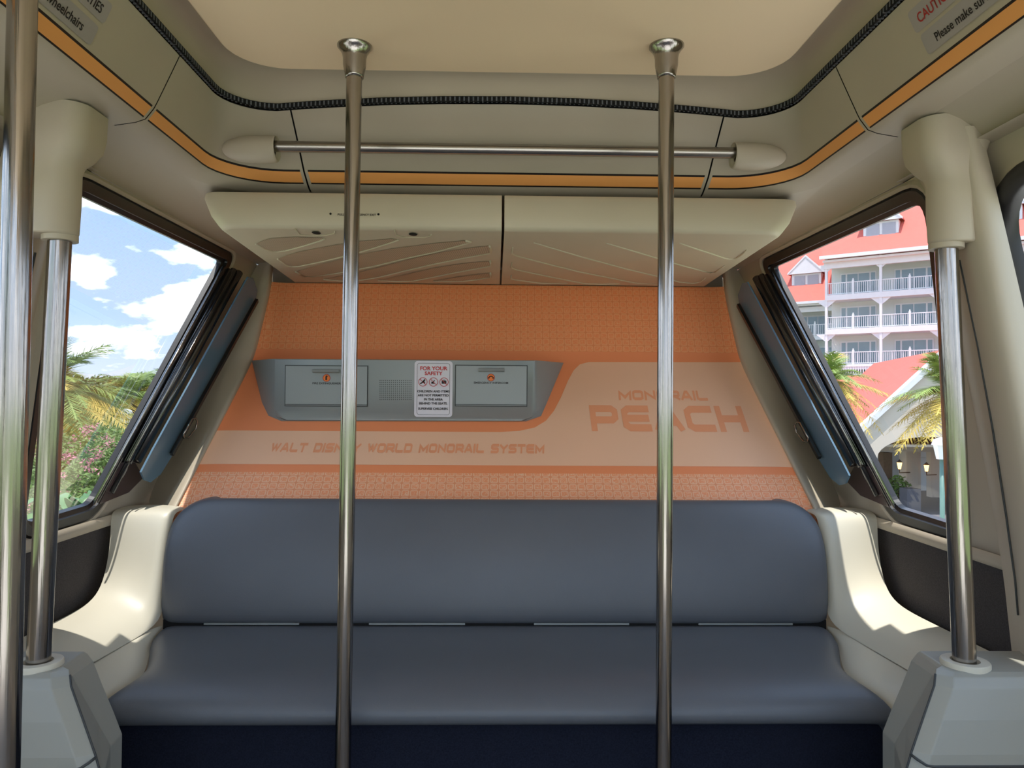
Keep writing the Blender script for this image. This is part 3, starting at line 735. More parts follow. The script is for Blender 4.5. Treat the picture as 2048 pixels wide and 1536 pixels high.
def condoor(x0, y0, x1, y1, hx0, hx1, hy, ix, iy, label, tx):
    a = atY(x0, y0, YC); b = atY(x1, y1, YC); cx, cz = (a.x+b.x)/2, (a.z+b.z)/2; w, h = b.x-a.x, a.z-b.z
    MB().box((cx, YC-.0005, cz), (w+.006, .002, h+.006)).build('door_gap', 'consoled', con)
    d_ = MB().box((cx, YC-.002, cz), (w, .004, h)).build('access_door', 'console', con, bev=.001)
    p, q_ = atY(hx0, hy, YC), atY(hx1, hy, YC)
    MB().prism([(p.x, YC-.004, p.z-.009), (p.x, YC-.026, p.z-.007), (p.x, YC-.030, p.z+.003), (p.x, YC-.004, p.z+.006)], (q_.x-p.x, 0, 0)).build('handle', 'console', d_, bev=.001)
    MB().box((cx, YC-.0025, b.z+.004), (w, .004, .0025)).build('hinge', 'consoled', d_)
    c = atY(ix, iy, YC-.0045); R_ = .0135
    mesh('icon', [c+Vector((R_*math.cos(k*PI/12), 0, R_*math.sin(k*PI/12))) for k in range(24)], [tuple(range(24))], 'icon', d_)
    rg = MB(); rg.tube([c+Vector((R_*math.cos(k*PI/12), 0, R_*math.sin(k*PI/12))) for k in range(24)], .0012, 5, closed=True); rg.build('icon_ring', 'redtext', d_)
    g = MB()
    if tx == 'f':
        g.box(c+Vector((-.001, -.0012, -.001)), (.006, .001, .014)); g.box(c+Vector((.002, -.0012, .007)), (.009, .001, .002)); g.box(c+Vector((-.001, -.0012, .008)), (.003, .001, .004))
    else:
        P = [c+Vector((.009*math.cos(a_), -.0012, -.004+.009*math.sin(a_))) for a_ in [PI*.12+PI*.76*k/8 for k in range(9)]]
        g.tube(P, .0016, 6); g.box(P[0]+Vector((0, 0, -.001)), (.005, .001, .005)); g.box(P[-1]+Vector((0, 0, -.001)), (.005, .001, .005))
    g.build('icon_glyph', 'black', d_)
    o_ = atY(ix, iy+12.5, YC-.0045)
    text_mesh('lettering', label, 'black', o_, (1, 0, 0), (0, 0, 1), .0072, d_, bold=.02, xs=1.15, align='CENTER', off=.0005)
condoor(572, 731.5, 734, 812, 627, 680, 741, 653, 756, 'FIRE EXTINGUISHER', 'f')
condoor(912, 731, 1053, 812, 957, 1009, 739, 982, 755, 'EMERGENCY INTERCOM', 'i')
mb = MB()
for i in range(17):
    for j in range(11):
        c = atY(760+62*i/16, 761+38*j/10, YC-.0006)
        mb.add([c+Vector((.0016*math.cos(k*PI/3), 0, .0016*math.sin(k*PI/3))) for k in range(6)], [tuple(range(6))])
mesh('speaker_grille', mb.v, mb.f, 'gap', con)
# ---- safety sign
a = atY(829.5, 722, YC); b = atY(904.5, 834, YC); cx, cz = (a.x+b.x)/2, (a.z+b.z)/2; w, h = b.x-a.x, a.z-b.z
sg = thing('safety_sign', (cx, YC, cz), 'white FOR YOUR SAFETY sign with red lettering on the grey console', 'sign')
def rrect(cx, cz, w, h, r, y, n=5):
    o_ = []
    for (sx, sz, a0) in ((1, 1, 0), (-1, 1, PI/2), (-1, -1, PI), (1, -1, 1.5*PI)):
        for k in range(n+1):
            t_ = a0+PI/2*k/n; o_.append(Vector((cx+sx*(w/2-r)+r*math.cos(t_), y, cz+sz*(h/2-r)+r*math.sin(t_))))
    return o_
MB().prism(rrect(cx, cz, w, h, .012, YC-.001), (0, -.004, 0)).build('sign_plate', 'sign', sg)
mb = MB(); mb.tube(rrect(cx, cz, w*.86, h*.92, .009, YC-.0052), .0006, 5, closed=True); mb.build('border_line', 'black', sg)
ty = YC-.0056
def stext(body, yy, size, m, bold=.02, xs=1.0):
    text_mesh('lettering', body, m, Vector((cx, ty, a.z-h*yy)), (1, 0, 0), (0, 0, 1), size, sg, bold=bold, xs=xs, align='CENTER')
stext('FOR YOUR', .162, .0135, 'red', .03, 1.08); stext('SAFETY', .25, .0130, 'red', .03, 1.08)
for body, yy in (('CHILDREN AND ITEMS', .56), ('ARE NOT PERMITTED', .632), ('IN THE AREA', .705), ('BEHIND THE SEATS.', .777), ('SUPERVISE CHILDREN.', .873)):
    stext(body, yy, .0082, 'black', .035, {'CHILDREN AND ITEMS': 1.02, 'SUPERVISE CHILDREN.': .98}.get(body, 1.03))
for i in range(3):
    c = Vector((cx+(i-1)*w*.278, ty-.0008, a.z-h*.375)); R_ = w*.112
    mb = MB(); mb.tube([c+Vector((R_*math.cos(k*PI/12), 0, R_*math.sin(k*PI/12))) for k in range(24)], .0011, 5, closed=True)
    mb.tube([c+Vector((-.7*R_, 0, .7*R_)), c+Vector((.7*R_, 0, -.7*R_))], .0010, 5); rg = mb.build('prohibition_ring', 'red', sg)
    g = MB()
    def disc(x, z, r, n=10): g.add([c+Vector((x*R_+r*R_*math.cos(k*2*PI/n), .0005, z*R_+r*R_*math.sin(k*2*PI/n))) for k in range(n)], [tuple(range(n))])
    def seg(x0, z0, x1, z1, t_): g.tube([c+Vector((x0*R_, .0006, z0*R_)), c+Vector((x1*R_, .0006, z1*R_))], t_*R_, 4)
    if i == 0: disc(.4, .45, .2); seg(.3, .3, -.1, -.1, .2); seg(-.1, -.1, -.6, -.45, .14); seg(.2, 0, .5, -.3, .1)
    elif i == 1: seg(-.4, -.3, .3, .4, .1); seg(-.5, 0, .2, -.4, .1); disc(0, 0, .15); seg(-.45, -.45, -.2, -.3, .08)
    else:
        g.add([c+Vector((x*R_, .0006, z*R_)) for x, z in ((-.55, -.4), (.55, -.4), (.55, .35), (-.55, .35))], [(0, 1, 2, 3)]); seg(-.2, .35, -.2, .5, .05); seg(.2, .35, .2, .5, .05); seg(-.2, .5, .2, .5, .05)
    g.build('pictogram', 'black', sg)

# ---- poles
def pole(name, p0, p1, r, label, group, flange=False):
    p0 = Vector(p0); p1 = Vector(p1)
    t_ = thing(name, p1, label, 'pole', group)
    MB().tube([p0, p1], r, 32).build('tube', 'steel', t_, True).data
    shade_auto(t_.children[0] if t_.children else bpy.data.objects[-1], .9)
    if flange:
        mb = MB(); zz = [(0, .041), (.004, .041), (.010, .036), (.019, .030), (.030, .0275), (.048, .027), (.072, .0222), (.077, .0215), (.077, .0185)]
        rows_ = [[Vector((p0.x+rr*math.cos(2*PI*k/40), p0.y+rr*math.sin(2*PI*k/40), p0.z-dz)) for k in range(40)] for dz, rr in zz]
        grid('flange', rows_, 'steel', t_, closed=True)
    return t_
for x0, x1, lab in ((709.5, 685.5, 'vertical steel pole from the ceiling, in front of the fire extinguisher door'), (1333, 1327, 'vertical steel pole from the ceiling, in front of the MONORAIL PEACH lettering')):
    a = atZ(x0, 92, E+.836); a.z = E+.8365; b = atY(x1, 1536, a.y); d = (b-a)/(a.z-b.z); b = a+d*(a.z-.004)
    pole('grab_pole', a, b, .0185, lab, None, True)
YS = 1.66
pos = {}
for s, top, bot, lab in ((1, (120, 492), (75.5, 1346), 'slanted steel pole rising from the left cream pedestal'), (-1, (1892.5, 508), (1930.5, 1356), 'slanted steel pole rising from the right cream pedestal')):
    a = atY(top[0], top[1]-14, YS); b = atY(bot[0], bot[1]+6, YS); pos[s] = (a, b)
    pole('grab_pole', a, b, .0240, lab, None)
a = atY(46, -40, 1.15); b = atY(8, 1580, 1.15)
d = (b-a).normalized(); a2 = a-d*((E+.63-a.z)/d.z*-1) if False else a+d*((E+.63-a.z)/d.z); b2 = b+d*((.004-b.z)/d.z)
pole('grab_pole', a2, b2, .0205, 'nearest steel pole at the far left edge beside the door', None)

# ---- horizontal bar with bullet brackets
A = atY(548, 294.5, 2.09); B = atY(1472, 304, 2.09); A.z = B.z = (A.z+B.z)/2
bar = thing('overhead_grab_bar', A.lerp(B, .5), 'horizontal steel grab bar below the ceiling with cream end brackets', 'bar')
o_ = MB().tube([A, B], .0155, 28).build('bar_tube', 'steelx', bar, True); shade_auto(o_, .9)
for s, P in ((-1, A), (1, B)):
    rows_ = []
    for k, (dx, r, dy, dz) in enumerate(((.0, .024, 0, 0), (-.012, .031, 0.004, -.002), (-.009, .0345, 0.008, -.004), (.03, .0365, .016, -.002), (.07, .036, .026, 0), (.11, .031, .034, .002), (.14, .022, .040, .004), (.155, .012, .046, .006), (.16, .001, .05, .006))):
        c = P+Vector((s*(dx+.002), dy, dz)); rows_.append([c+Vector((0, r*1.15*math.cos(2*PI*j/28), r*math.sin(2*PI*j/28)*(1.0 if math.sin(2*PI*j/28) > 0 else 1.12))) for j in range(28)])
    grid('end_bracket', rows_, 'cream', bar, closed=True, sub=1)

# ---- pole housings under the fascia
for s, lab in ((1, 'cream moulded housing at the top of the left slanted pole'), (-1, 'cream moulded housing at the top of the right slanted pole')):
    a, b = pos[s]; ax = abs(a.x)
    t_ = thing('pole_housing', a, lab, 'housing')
    lv = [(E+.63, .926, 1.605, 1.10, 1.74), (E+.575, .926, 1.60, 1.10, 1.735), (E+.545, .930, 1.602, 1.09, 1.73), (E+.520, .942, 1.606, 1.08, 1.715), (E+.503, .954, 1.609, 1.08, 1.70), (E+.485, .957, 1.610, 1.08, 1.695), (E+.42, .958, 1.611, 1.075, 1.695), (a.z+.006, .959, 1.613, 1.078, 1.69)]
    # right side measured from the photo: inner edge follows the pole's offset
    dx = ax-.997
    rows_ = []
    for z, xi, ya, xo, yb in lv:
        xi += dx; r = .045
        xo -= .03; lp_ = [(-xo-.02, ya+.05), (-xo, ya+.012), (-xo+.02, ya)]
        for k in range(7):
            a_ = PI/2*k/6; lp_.append((-(xi+r)+r*math.sin(a_)*1.0, ya+r-r*math.cos(a_)))
        lp_ += [(-xi, yb-.02), (-xi-.02, yb), (-xo, yb)]
        rows_.append(mirror([(x, y, z) for x, y in lp_], s))
    v, f = grid_data(rows_); n = len(rows_[0]); f.append(tuple(range((len(rows_)-1)*n, len(rows_)*n)))
    h_ = mesh('housing_body', v, f, 'cream', t_, False, bev=.006); shade_auto(h_, .8)
    # collar ring and side cover lip
    mb = MB(); mb.tube([a+Vector((0, 0, .008)), a+Vector((0, 0, -.005))], .036, 28); shade_auto(mb.build('collar', 'cream', t_, True), .9)

# ---- pedestals
for s, lab in ((1, 'cream plastic pedestal holding the left slanted pole'), (-1, 'cream plastic pedestal holding the right slanted pole')):
    a, b = pos[s]; dx = abs(b.x)-1.032; SC_ = YS/1.5
    t_ = thing('pedestal', (-s*1.0, 1.5, 0), lab, 'pedestal')
    def loop(z, xf, yf, xi, yi, yb=1.585, xo=1.155):
        if z > 0: z = E+(z-E)*SC_
        xf, yf, xi, yi, yb, xo = [v_*SC_ for v_ in (xf, yf, xi, yi, yb, xo)]
        return mirror([(-xo, yf, z), (-xf-.03-dx, yf, z), (-xf-dx, yf+.02, z), (-xi-dx, yi, z), (-xi-dx-.004, yb, z), (-xo, yb, z)], s)
    lv = [loop(E-.530, .860, 1.462, .885, 1.50), loop(E-.535, .850, 1.447, .878, 1.495), loop(E-.55, .838, 1.430, .866, 1.50), loop(E-.60, .802, 1.405, .846, 1.51), loop(E-.655, .768, 1.385, .822, 1.52), loop(E-.70, .750, 1.378, .804, 1.53), loop(0.0, .750, 1.378, .804, 1.53)]
    v, f = grid_data(lv, True); n = 6; f.append(tuple(range(n))); 
    o_ = mesh('pedestal_body', v, f, 'grey_cream', t_, False, bev=.012, recalc=True)
    o_.modifiers['bevel'].angle_limit = .35
    # seam grooves
    g = MB()
    zs = [l for l in lv]
    P = [l[2]+Vector((0, -.0015, 0)) for l in lv[1:]]
    g.tube(P, .0022, 6)
    zg = E-.675*SC_; k = (zg-(E-.655))/(-.045)
    g.tube(mirror([(-1.155*SC_, 1.3818*SC_-.0005, zg), (-.80*SC_-dx, 1.3818*SC_-.0005, zg), (-.785*SC_-dx, 1.3840*SC_, zg+.002), (-.772*SC_-dx, 1.390*SC_, zg+.010), (-.765*SC_-dx, 1.402*SC_, zg+.016)], s), .0028, 6)
    g.build('seam_groove', 'consoled', t_, True)
    mb = MB(); c = b+Vector((0, 0, 0)); zt = E-.530*SC_
    c = Vector((b.x, b.y, zt)); 
    rows_ = [[c+Vector((rr*math.cos(2*PI*j/32), rr*math.sin(2*PI*j/32), dz)) for j in range(32)] for rr, dz in ((.050, -.012), (.050, .008), (.048, .011), (.030, .011), (.027, .006), (.027, -.006))]
    shade_auto(grid('pole_collar', rows_, 'shell', t_, closed=True), .7)

# ---- stickers on the side fascia
def fascia(s):
    a = Vector((-(.760+WD)*s+SX, 0, E+.80)); b = Vector((-(.811+WD)*s+SX, 0, E+.688)); u_ = (a-b).normalized(); nrm = u_.cross(Vector((0, s, 0))) * 1.0
    if nrm.x*s < 0: nrm = -nrm
    return a, u_, nrm
def sticker(s, corners, body, m, h0, start_px, label, al):
    a, u_, nrm = fascia(s); fp = lambda px, py: on_plane(px, py, a+nrm*.0015, nrm)
    P = [fp(*c) for c in corners]
    # rectangle: end edge + running direction along Y toward the camera
    yv = Vector((0, -1, 0)); e0, e1 = P
    uL = (e0-e1).dot(u_); y0 = (e0.y+e1.y)/2; base = Vector((e1.x, y0, e1.z))
    Lg = .62; r = .010
    pts = [base+yv*q_.x+u_*q_.y for q_ in rquad([Vector((0, 0)), Vector((Lg, 0)), Vector((Lg, uL)), Vector((0, uL))], [r]*4)]
    o_ = mesh('sticker', pts, [tuple(range(len(pts)))], 'sticker', None); 
    tag(o_, label, 'sticker')
    st = fp(*start_px)
    if al == 'RIGHT': text_mesh('lettering', body, m, Vector((base.x, st.y, base.z))+u_*(uL*.27)+nrm*.0008, Vector((0, 1, 0)), u_, h0, o_, bold=.015, xs=.95, align='RIGHT', off=.0)
    else: text_mesh('lettering', body, m, Vector((base.x, st.y, base.z))+u_*(uL*.27)+nrm*.0008, Vector((0, -1, 0)), u_, h0, o_, bold=.015, xs=.95, align='LEFT', off=.0)
sticker(1, ((200, 56), (179, 91)), 'wheelchairs', 'black', .0175, (166, 55), 'grey sticker reading wheelchairs on the left fascia', 'RIGHT')
sticker(1, ((227, 12), (207, 49)), 'PARTIES', 'black', .0175, (204, 20), 'grey sticker above the wheelchairs sticker on the left fascia', 'RIGHT')
sticker(-1, ((1839, 72), (1857, 111)), 'Please make sure', 'black', .0165, (1872, 78), 'grey sticker reading Please make on the right fascia', 'LEFT')
sticker(-1, ((1813, 28), (1833, 68)), 'CAUTION', 'redtext', .0185, (1838, 44), 'grey sticker with red CAUTION lettering on the right fascia', 'LEFT')

# ================================================================== OUTSIDE
GZ = E-7.0
gm_ = mat('grass', (112, 128, 70), .9, var=(.6, .25))
struct(mesh('ground', [(-300, -300, GZ), (300, -300, GZ), (300, 300, GZ), (-300, 300, GZ)], [(0, 1, 2, 3)], gm_))
struct(mesh('ground_bounce_pad', [(-13, -60, GZ+.02), (13, -60, GZ+.02), (13, 60, GZ+.02), (-13, 60, GZ+.02)], [(0, 1, 2, 3)], mat('bounce_pad_pale', (220, 214, 200), .85, var=(.4, .08))))  # unseen pale slab, added to bounce sunlight up into the cabin
M['hwall'] = mat('hotel_siding', (196, 198, 196), .7, var=(.5, .03))
M['hwhite'] = mat('hotel_trim_white', (208, 207, 212), .6)
M['hroof'] = mat('hotel_red_shingles', (201, 97, 85), .8, var=(2.0, .08))
M['hglass'] = mat('hotel_window_glass', (111, 130, 137), .12, var=(.5, .25), spec=.8)
M['hblind'] = mat('hotel_window_blind', (153, 154, 165), .5)
M['stucco'] = mat('hotel_stucco', (196, 184, 170), .8, var=(.4, .04))
M['frond'] = mat('palm_frond_green', (130, 149, 73), .5, var=(1.5, .3))
M['frond2'] = mat('palm_frond_yellow', (186, 161, 73), .55, var=(1.5, .3))
M['trunk'] = mat('palm_trunk', (106, 85, 66), .9, var=(5, .3))
M['leaf'] = mat('leaf_green', (104, 128, 60), .6, var=(1.2, .35))
M['leafd'] = mat('leaf_far_green', (104, 130, 80), .7, var=(.3, .25))
M['pink'] = mat('pink_blossom', (196, 130, 139), .6, var=(3, .15))
M['banana'] = mat('banana_leaf', (90, 127, 73), .35, var=(2, .2))
M['teal'] = mat('teal_post', (84, 116, 108), .5)
M['lantern'] = mat('white_lantern', (207, 207, 212), .4)
M['flame'] = emis('lamp_glow', (221, 174, 95), 2.5)
M['asphalt'] = mat('driveway', (97, 95, 100), .8)
def HO(): return Vector((34.3, 66, E))
HD = Vector((-.797, .604, 0)); HN = Vector((-.604, -.797, 0))
def B(a, q, h): return HO()+HD*a+HN*q+Vector((0, 0, h))
HR = Matrix((HD, HN, Vector((0, 0, 1)))).transposed()
def hbox(mb, a0, a1, q0, q1, h0, h1, mi=0):
    mb.box(B((a0+a1)/2, (q0+q1)/2, (h0+h1)/2), (abs(a1-a0), abs(q1-q0), abs(h1-h0)), HR, mi); return mb
hotel = thing('hotel_building', B(0, -4, -7), 'large white balconied hotel building with red shingle roof', 'building')
mb = MB(); hbox(mb, -16, 4.6, -12, -2.0, -7, 13.0); mb.build('wall', 'hwall', hotel)
mb = MB(); hbox(mb, 4.6, 26, -16, -8.0, -7, 9.8); mb.build('wall', 'hwall', hotel)
# side wall of the main block edge
mb = MB(); mb.prism([B(4.9, .9, 13.2), B(4.9, -6, 21.5), B(4.9, -13, 13.2)], -HD*22); mb.build('roof', 'hroof', hotel)
mb = MB(); mb.prism([B(4.4, -5.2, 9.95), B(4.4, -11, 16.5), B(4.4, -17, 9.95)], HD*22); mb.build('roof', 'hroof', hotel)
mb = MB(); hbox(mb, -17, 5.0, .7, 1.0, 13.0, 13.3); hbox(mb, -17, 4.8, -.15, .15, 12.2, 12.8); hbox(mb, -17, 4.8, -2, .6, 12.75, 12.95); mb.build('eave', 'hwhite', hotel)
mb = MB(); hbox(mb, 4.7, 26, -5.3, -5.0, 9.75, 10.0); hbox(mb, 4.8, 26, -6.1, -5.9, 9.0, 9.5); hbox(mb, 4.8, 26, -8, -5.3, 9.6, 9.75); mb.build('eave', 'hwhite', hotel)
def hwindow(a, q, h, w=2.9, hh=2.1):
    mb = MB(); hbox(mb, a-w/2-.1, a+w/2+.1, q, q+.08, h, h+hh+.12); fr_ = mb.build('window', 'hwhite', hotel)
    mb = MB()
    for x0, x1 in ((-w/2, -w/2+.35), (-w/2+.5, -.04), (.04, w/2-.5), (w/2-.35, w/2)): hbox(mb, a+x0, a+x1, q+.05, q+.1, h+.1, h+hh)
    mb.build('pane', 'hglass', fr_)
def hrail(a0, a1, q, h, top=1.12):
    mb = MB(); hbox(mb, a0, a1, q-.05, q+.05, h+top-.07, h+top); hbox(mb, a0, a1, q-.04, q+.04, h+.05, h+.12)
    n = int((a1-a0)/.17)
    for i in range(n): x = a0+(i+.5)*(a1-a0)/n; w = .035 if i % 5 else .07; hbox(mb, x-w/2, x+w/2, q-.02, q+.02, h+.05, h+top)
    m_ = (a0+a1)/2; hbox(mb, m_-.09, m_+.09, q-.09, q+.09, h, h+top+.15)
    hbox(mb, m_-.05, m_+.05, q-.05, q+.05, h+top+.15, h+top+.3)
    mb.build('balcony_railing', 'hwhite', hotel)
FL = (9.75, 6.6, 3.35)
for h in FL:
    mb = MB(); hbox(mb, -16, 4.7, -2, .15, h-.5, h); mb.build('balcony_slab', 'hwhite', hotel)
    for a0 in (0, -4.6, -9.2, -13.8):
        hwindow(a0+2.25, -2.0, h); hrail(a0+.1, a0+4.5, 0, h)
for a0 in (4.6, 0, -4.6, -9.2, -13.8):
    mb = MB(); hbox(mb, a0-.11, a0+.11, -.11, .11, 2.3, 13.2)
    for h in (12.4, 9.1, 5.95):
        for sg_ in (-1, 1):
            mb.prism([B(a0, -.05, h+.2), B(a0+sg_*.9, -.05, h+.2), B(a0, -.05, h-.55)], HN*.1)
    mb.build('balcony_post', 'hwhite', hotel)
for h in (6.6, 3.35):
    mb = MB(); hbox(mb, 4.8, 24, -8, -6, h-.45, h); mb.build('balcony_slab', 'hwhite', hotel)
    for a0 in (4.9, 9.5): hwindow(a0+2.4, -8, h); hrail(a0, a0+4.4, -6, h)
    for a0 in (9.4, 14):
        mb = MB(); hbox(mb, a0-.1, a0+.1, -6.1, -5.9, h, h+3.1); mb.build('balcony_post', 'hwhite', hotel)
# little balustrade under the lowest balcony
mb = MB(); hbox(mb, -16, 4.7, .1, .2, 3.1, 3.2); hbox(mb, -16, 4.7, .1, .2, 2.35, 2.45)
for i in range(100): x = -16+20.7*i/100; hbox(mb, x, x+.08, .12, .18, 2.4, 3.15)
mb.build('balustrade', 'hwhite', hotel)
def dormer(a, qf, h, w=2.9, hh=1.5, g=1.7, dep=3.5):
    mb = MB(); hbox(mb, a-w/2, a+w/2, qf-dep, qf, h, h+hh); d_ = mb.build('dormer', 'hwhite', hotel)
    mb = MB()
    for x0 in (-w/2+.25, .12): hbox(mb, a+x0, a+x0+w/2-.38, qf-.01, qf+.05, h+.25, h+hh-.2)
    mb.build('pane', 'hblind', d_)
    ov = .35
    mb = MB(); mb.prism([B(a-w/2-ov, qf+.3, h+hh), B(a+w/2+ov, qf+.3, h+hh), B(a, qf+.3, h+hh+g)], -HN*.12)
    mb.build('gable', 'hwhite', d_)
    for sg_ in (-1, 1):
        mb = MB(); mb.prism([B(a+sg_*(w/2+ov), qf+.35, h+hh-.05), B(a+sg_*(w/2+ov), qf+.35, h+hh+.15), B(a, qf+.35, h+hh+g+.2), B(a, qf+.35, h+hh+g)], -HN*.25); mb.build('gable_trim', 'hwhite', d_)
        mb = MB(); mb.prism([B(a+sg_*(w/2+ov), qf+.1, h+hh+.0), B(a+sg_*(w/2+ov), qf+.1, h+hh+.12), B(a, qf+.1, h+hh+g+.15), B(a, qf+.1, h+hh+g)], -HN*dep); mb.build('dormer_roof', 'hroof', d_)
dormer(.1, -.6, 14.7); dormer(-9, -.6, 14.7); dormer(8.2, -7.0, 11.6); dormer(14.2, -7.0, 11.6)

# porte-cochere gable in front of the hotel
pc = thing('porch_building', atY(1880, 1000, 48), 'cream arched porch with red roof in front of the hotel', 'building')
YG = 45.0
Rp = atY(1880, 716, YG); Lf = atY(1655, 922, YG); hh_ = Rp.z-Lf.z; ww = Rp.x-Lf.x
Rg = Vector((Rp.x+ww, YG, Lf.z)); BD = Vector((.27, 1, 0))
# front wall with arch
ac = atY(1850, 915, YG); rw = ac.x-atY(1748, 915, YG).x; rh = atY(1850, 873, YG).z-ac.z
arch = [Vector((ac.x-rw*math.cos(PI*k/16), YG, ac.z+rh*math.sin(PI*k/16))) for k in range(17)]
zb = GZ
vs = []; top = []
for p in arch:
    x = p.x; zt = Rp.z-abs(x-Rp.x)/ww*hh_; top.append(Vector((x, YG, zt)))
v, f = grid_data([arch, top]); 
mb = MB(); mb.add(v, f)
mb.add([(Lf.x, YG, zb), (arch[0].x, YG, zb), arch[0], top[0], Lf], [(0, 1, 2, 3, 4)])
mb.add([(arch[-1].x, YG, zb), (Rg.x, YG, zb), Rg, top[-1], arch[-1]], [(0, 1, 2, 3, 4)])
o_ = mesh('front_wall', mb.v, mb.f, 'stucco', pc); sm = o_.modifiers.new('s', 'SOLIDIFY'); sm.thickness = .8; sm.offset = 0
for (A_, B_) in ((Lf, Rp), (Rp, Rg)):
    mb = MB(); mb.prism([A_+Vector((0, -.7, .1)), B_+Vector((0, -.7, .1)), B_+Vector((0, -.7, .55)), A_+Vector((0, -.7, .55))], (0, .5, 0)); mb.build('rake_board', 'hwhite', pc)
    mb = MB(); o3_ = BD*17; mb.add([A_+Vector((0, -.4, .5)), B_+Vector((0, -.4, .5)), B_+o3_+Vector((0, 0, .5)), A_+o3_+Vector((0, 0, .5)), A_+Vector((0, -.4, .3)), B_+Vector((0, -.4, .3)), B_+o3_+Vector((0, 0, .3)), A_+o3_+Vector((0, 0, .3))], [(0, 1, 2, 3), (4, 5, 6, 7), (0, 1, 5, 4), (2, 3, 7, 6), (1, 2, 6, 5), (0, 3, 7, 4)]); mb.build('roof', 'hroof', pc)
# low roof joining the hotel
mb = MB(); mb.add([B(12, .3, 2.3), B(-16, .3, 2.3), B(-16, 9, -1.6), B(12, 9, -1.6)], [(0, 1, 2, 3)]); mb.build('roof', 'hroof', pc)
YB = 57.0
def pcb(x0, y0, x1, y1, Y, d, name, m, par=None):
    a_ = atY(x0, y0, Y); b_ = atY(x1, y1, Y); return MB().box(((a_.x+b_.x)/2, Y+d/2, (a_.z+b_.z)/2), (abs(b_.x-a_.x), d, abs(a_.z-b_.z))).build(name, m, par if par else pc)
pcb(1700, 893, 2100, 905, 50, .6, 'beam', 'stucco'); pcb(1680, 880, 2120, 893, 58, .5, 'beam', 'stucco')
pcb(1767, 905, 1785, 1030, 50, .7, 'column', 'trunk'); pcb(1813, 903, 1836, 1015, 52, 1.0, 'column', 'stucco')
pcb(1836, 903, 1842, 1012, 53, .6, 'column', 'stucco'); pcb(1862, 903, 1895, 1010, 54, .6, 'column', 'stucco')
pcb(1838, 915, 1870, 1008, 58, .3, 'inner_wall', 'hwall'); pcb(1775, 905, 1815, 960, 60, .3, 'inner_wall', 'hwall')
v_ = [atY(1700, 880, 44.7), atY(2000, 880, 44.7)]
mb = MB(); a_ = atY(1700, 893, 46); b_ = atY(2060, 893, 46); mb.box(((a_.x+b_.x)/2, 52, a_.z+.1), (b_.x-a_.x, 13, .15)); mb.build('porch_ceiling', 'stucco', pc)
struct(mesh('driveway', [(14, 30, GZ+.03), (60, 30, GZ+.03), (60, 64, GZ+.03), (14, 64, GZ+.03)], [(0, 1, 2, 3)], 'asphalt'))
def wall_lamp(px, py, Y, lab):
    c = atY(px, py, Y); t_ = thing('wall_lantern', c, lab, 'lamp', None)
    mb = MB(); mb.tube([c+Vector((.9, .3, -.5)), c+Vector((.0, 0, -.5)), c+Vector((0, 0, -.25))], .035, 8); mb.tube([c+Vector((0, 0, .22)), c+Vector((0, 0, .42))], [.2, .02], 8); mb.build('bracket', 'trunk', t_)
    mb = MB(); mb.tube([c+Vector((0, 0, -.24)), c+Vector((0, 0, .2))], [.09, .17], 8); mb.build('lantern_glass', 'flame', t_)
wall_lamp(1799, 931, 51.5, 'glowing amber lantern under the porch, beside the brown column'); wall_lamp(1853, 936, 53, 'glowing amber lantern under the porch, right of the first one')
def street_lamp(px, py, Y, lab):
    c = atY(px, py, Y); t_ = thing('street_lamp', (c.x, c.y, GZ), lab, 'lamp')
    MB().tube([Vector((c.x, c.y, GZ)), c+Vector((0, 0, -.35))], .075, 12).build('post', 'teal', t_, True)
    mb = MB(); mb.tube([c+Vector((0, 0, .12)), c+Vector((0, 0, .3)), c+Vector((0, 0, .38))], [.33, .27, .04], 10); mb.build('lantern_cap', 'lantern', t_)
    MB().tube([c+Vector((0, 0, -.36)), c+Vector((0, 0, .12))], [.17, .27], 6).build('lantern_glass', 'lantern', t_)
street_lamp(1884, 897, 25, 'teal lamp post with white lantern in front of the porch arch')
street_lamp(252, 832, 40, 'teal lamp post with white lantern among the palms')
# hedge inside, planter
def leafcloud(mb, c, rad, n, size, mi=0, flat=.0, rnd=random):
    for _ in range(n):
        while True:
            p = Vector((rnd.uniform(-1, 1), rnd.uniform(-1, 1), rnd.uniform(-1, 1)))
            if .35 < p.length < 1: break
        p = Vector((p.x*rad[0], p.y*rad[1], p.z*rad[2]))+Vector(c); a_ = Vector((rnd.gauss(0, 1), rnd.gauss(0, 1), rnd.gauss(0, .6))).normalized(); b_ = a_.cross(Vector((rnd.gauss(0, 1), rnd.gauss(0, 1), rnd.gauss(0, 1)))).normalized()
        s_ = size*rnd.uniform(.6, 1.3); mb.add([p-a_*s_, p+b_*s_*.4, p+a_*s_, p-b_*s_*.4], [(0, 1, 2, 3)], mi)
c = atY(1797, 980, 49); t_ = thing('hedge', (c.x, c.y, GZ), 'bright green hedge under the porch arch', 'hedge')
mb = MB(); leafcloud(mb, (c.x, c.y, c.z-.1), (.9, .6, 1.1), 500, .16); mb.buildm('foliage', ['leaf'], t_)
MB().tube([(c.x, c.y, GZ), (c.x, c.y, c.z)], .06, 6).build('stem', 'trunk', t_)
c = atY(1830, 1010, 47); tg = pcb(1814, 978, 1842, 1050, 47, .9, 'kiosk', 'asphalt', pc)

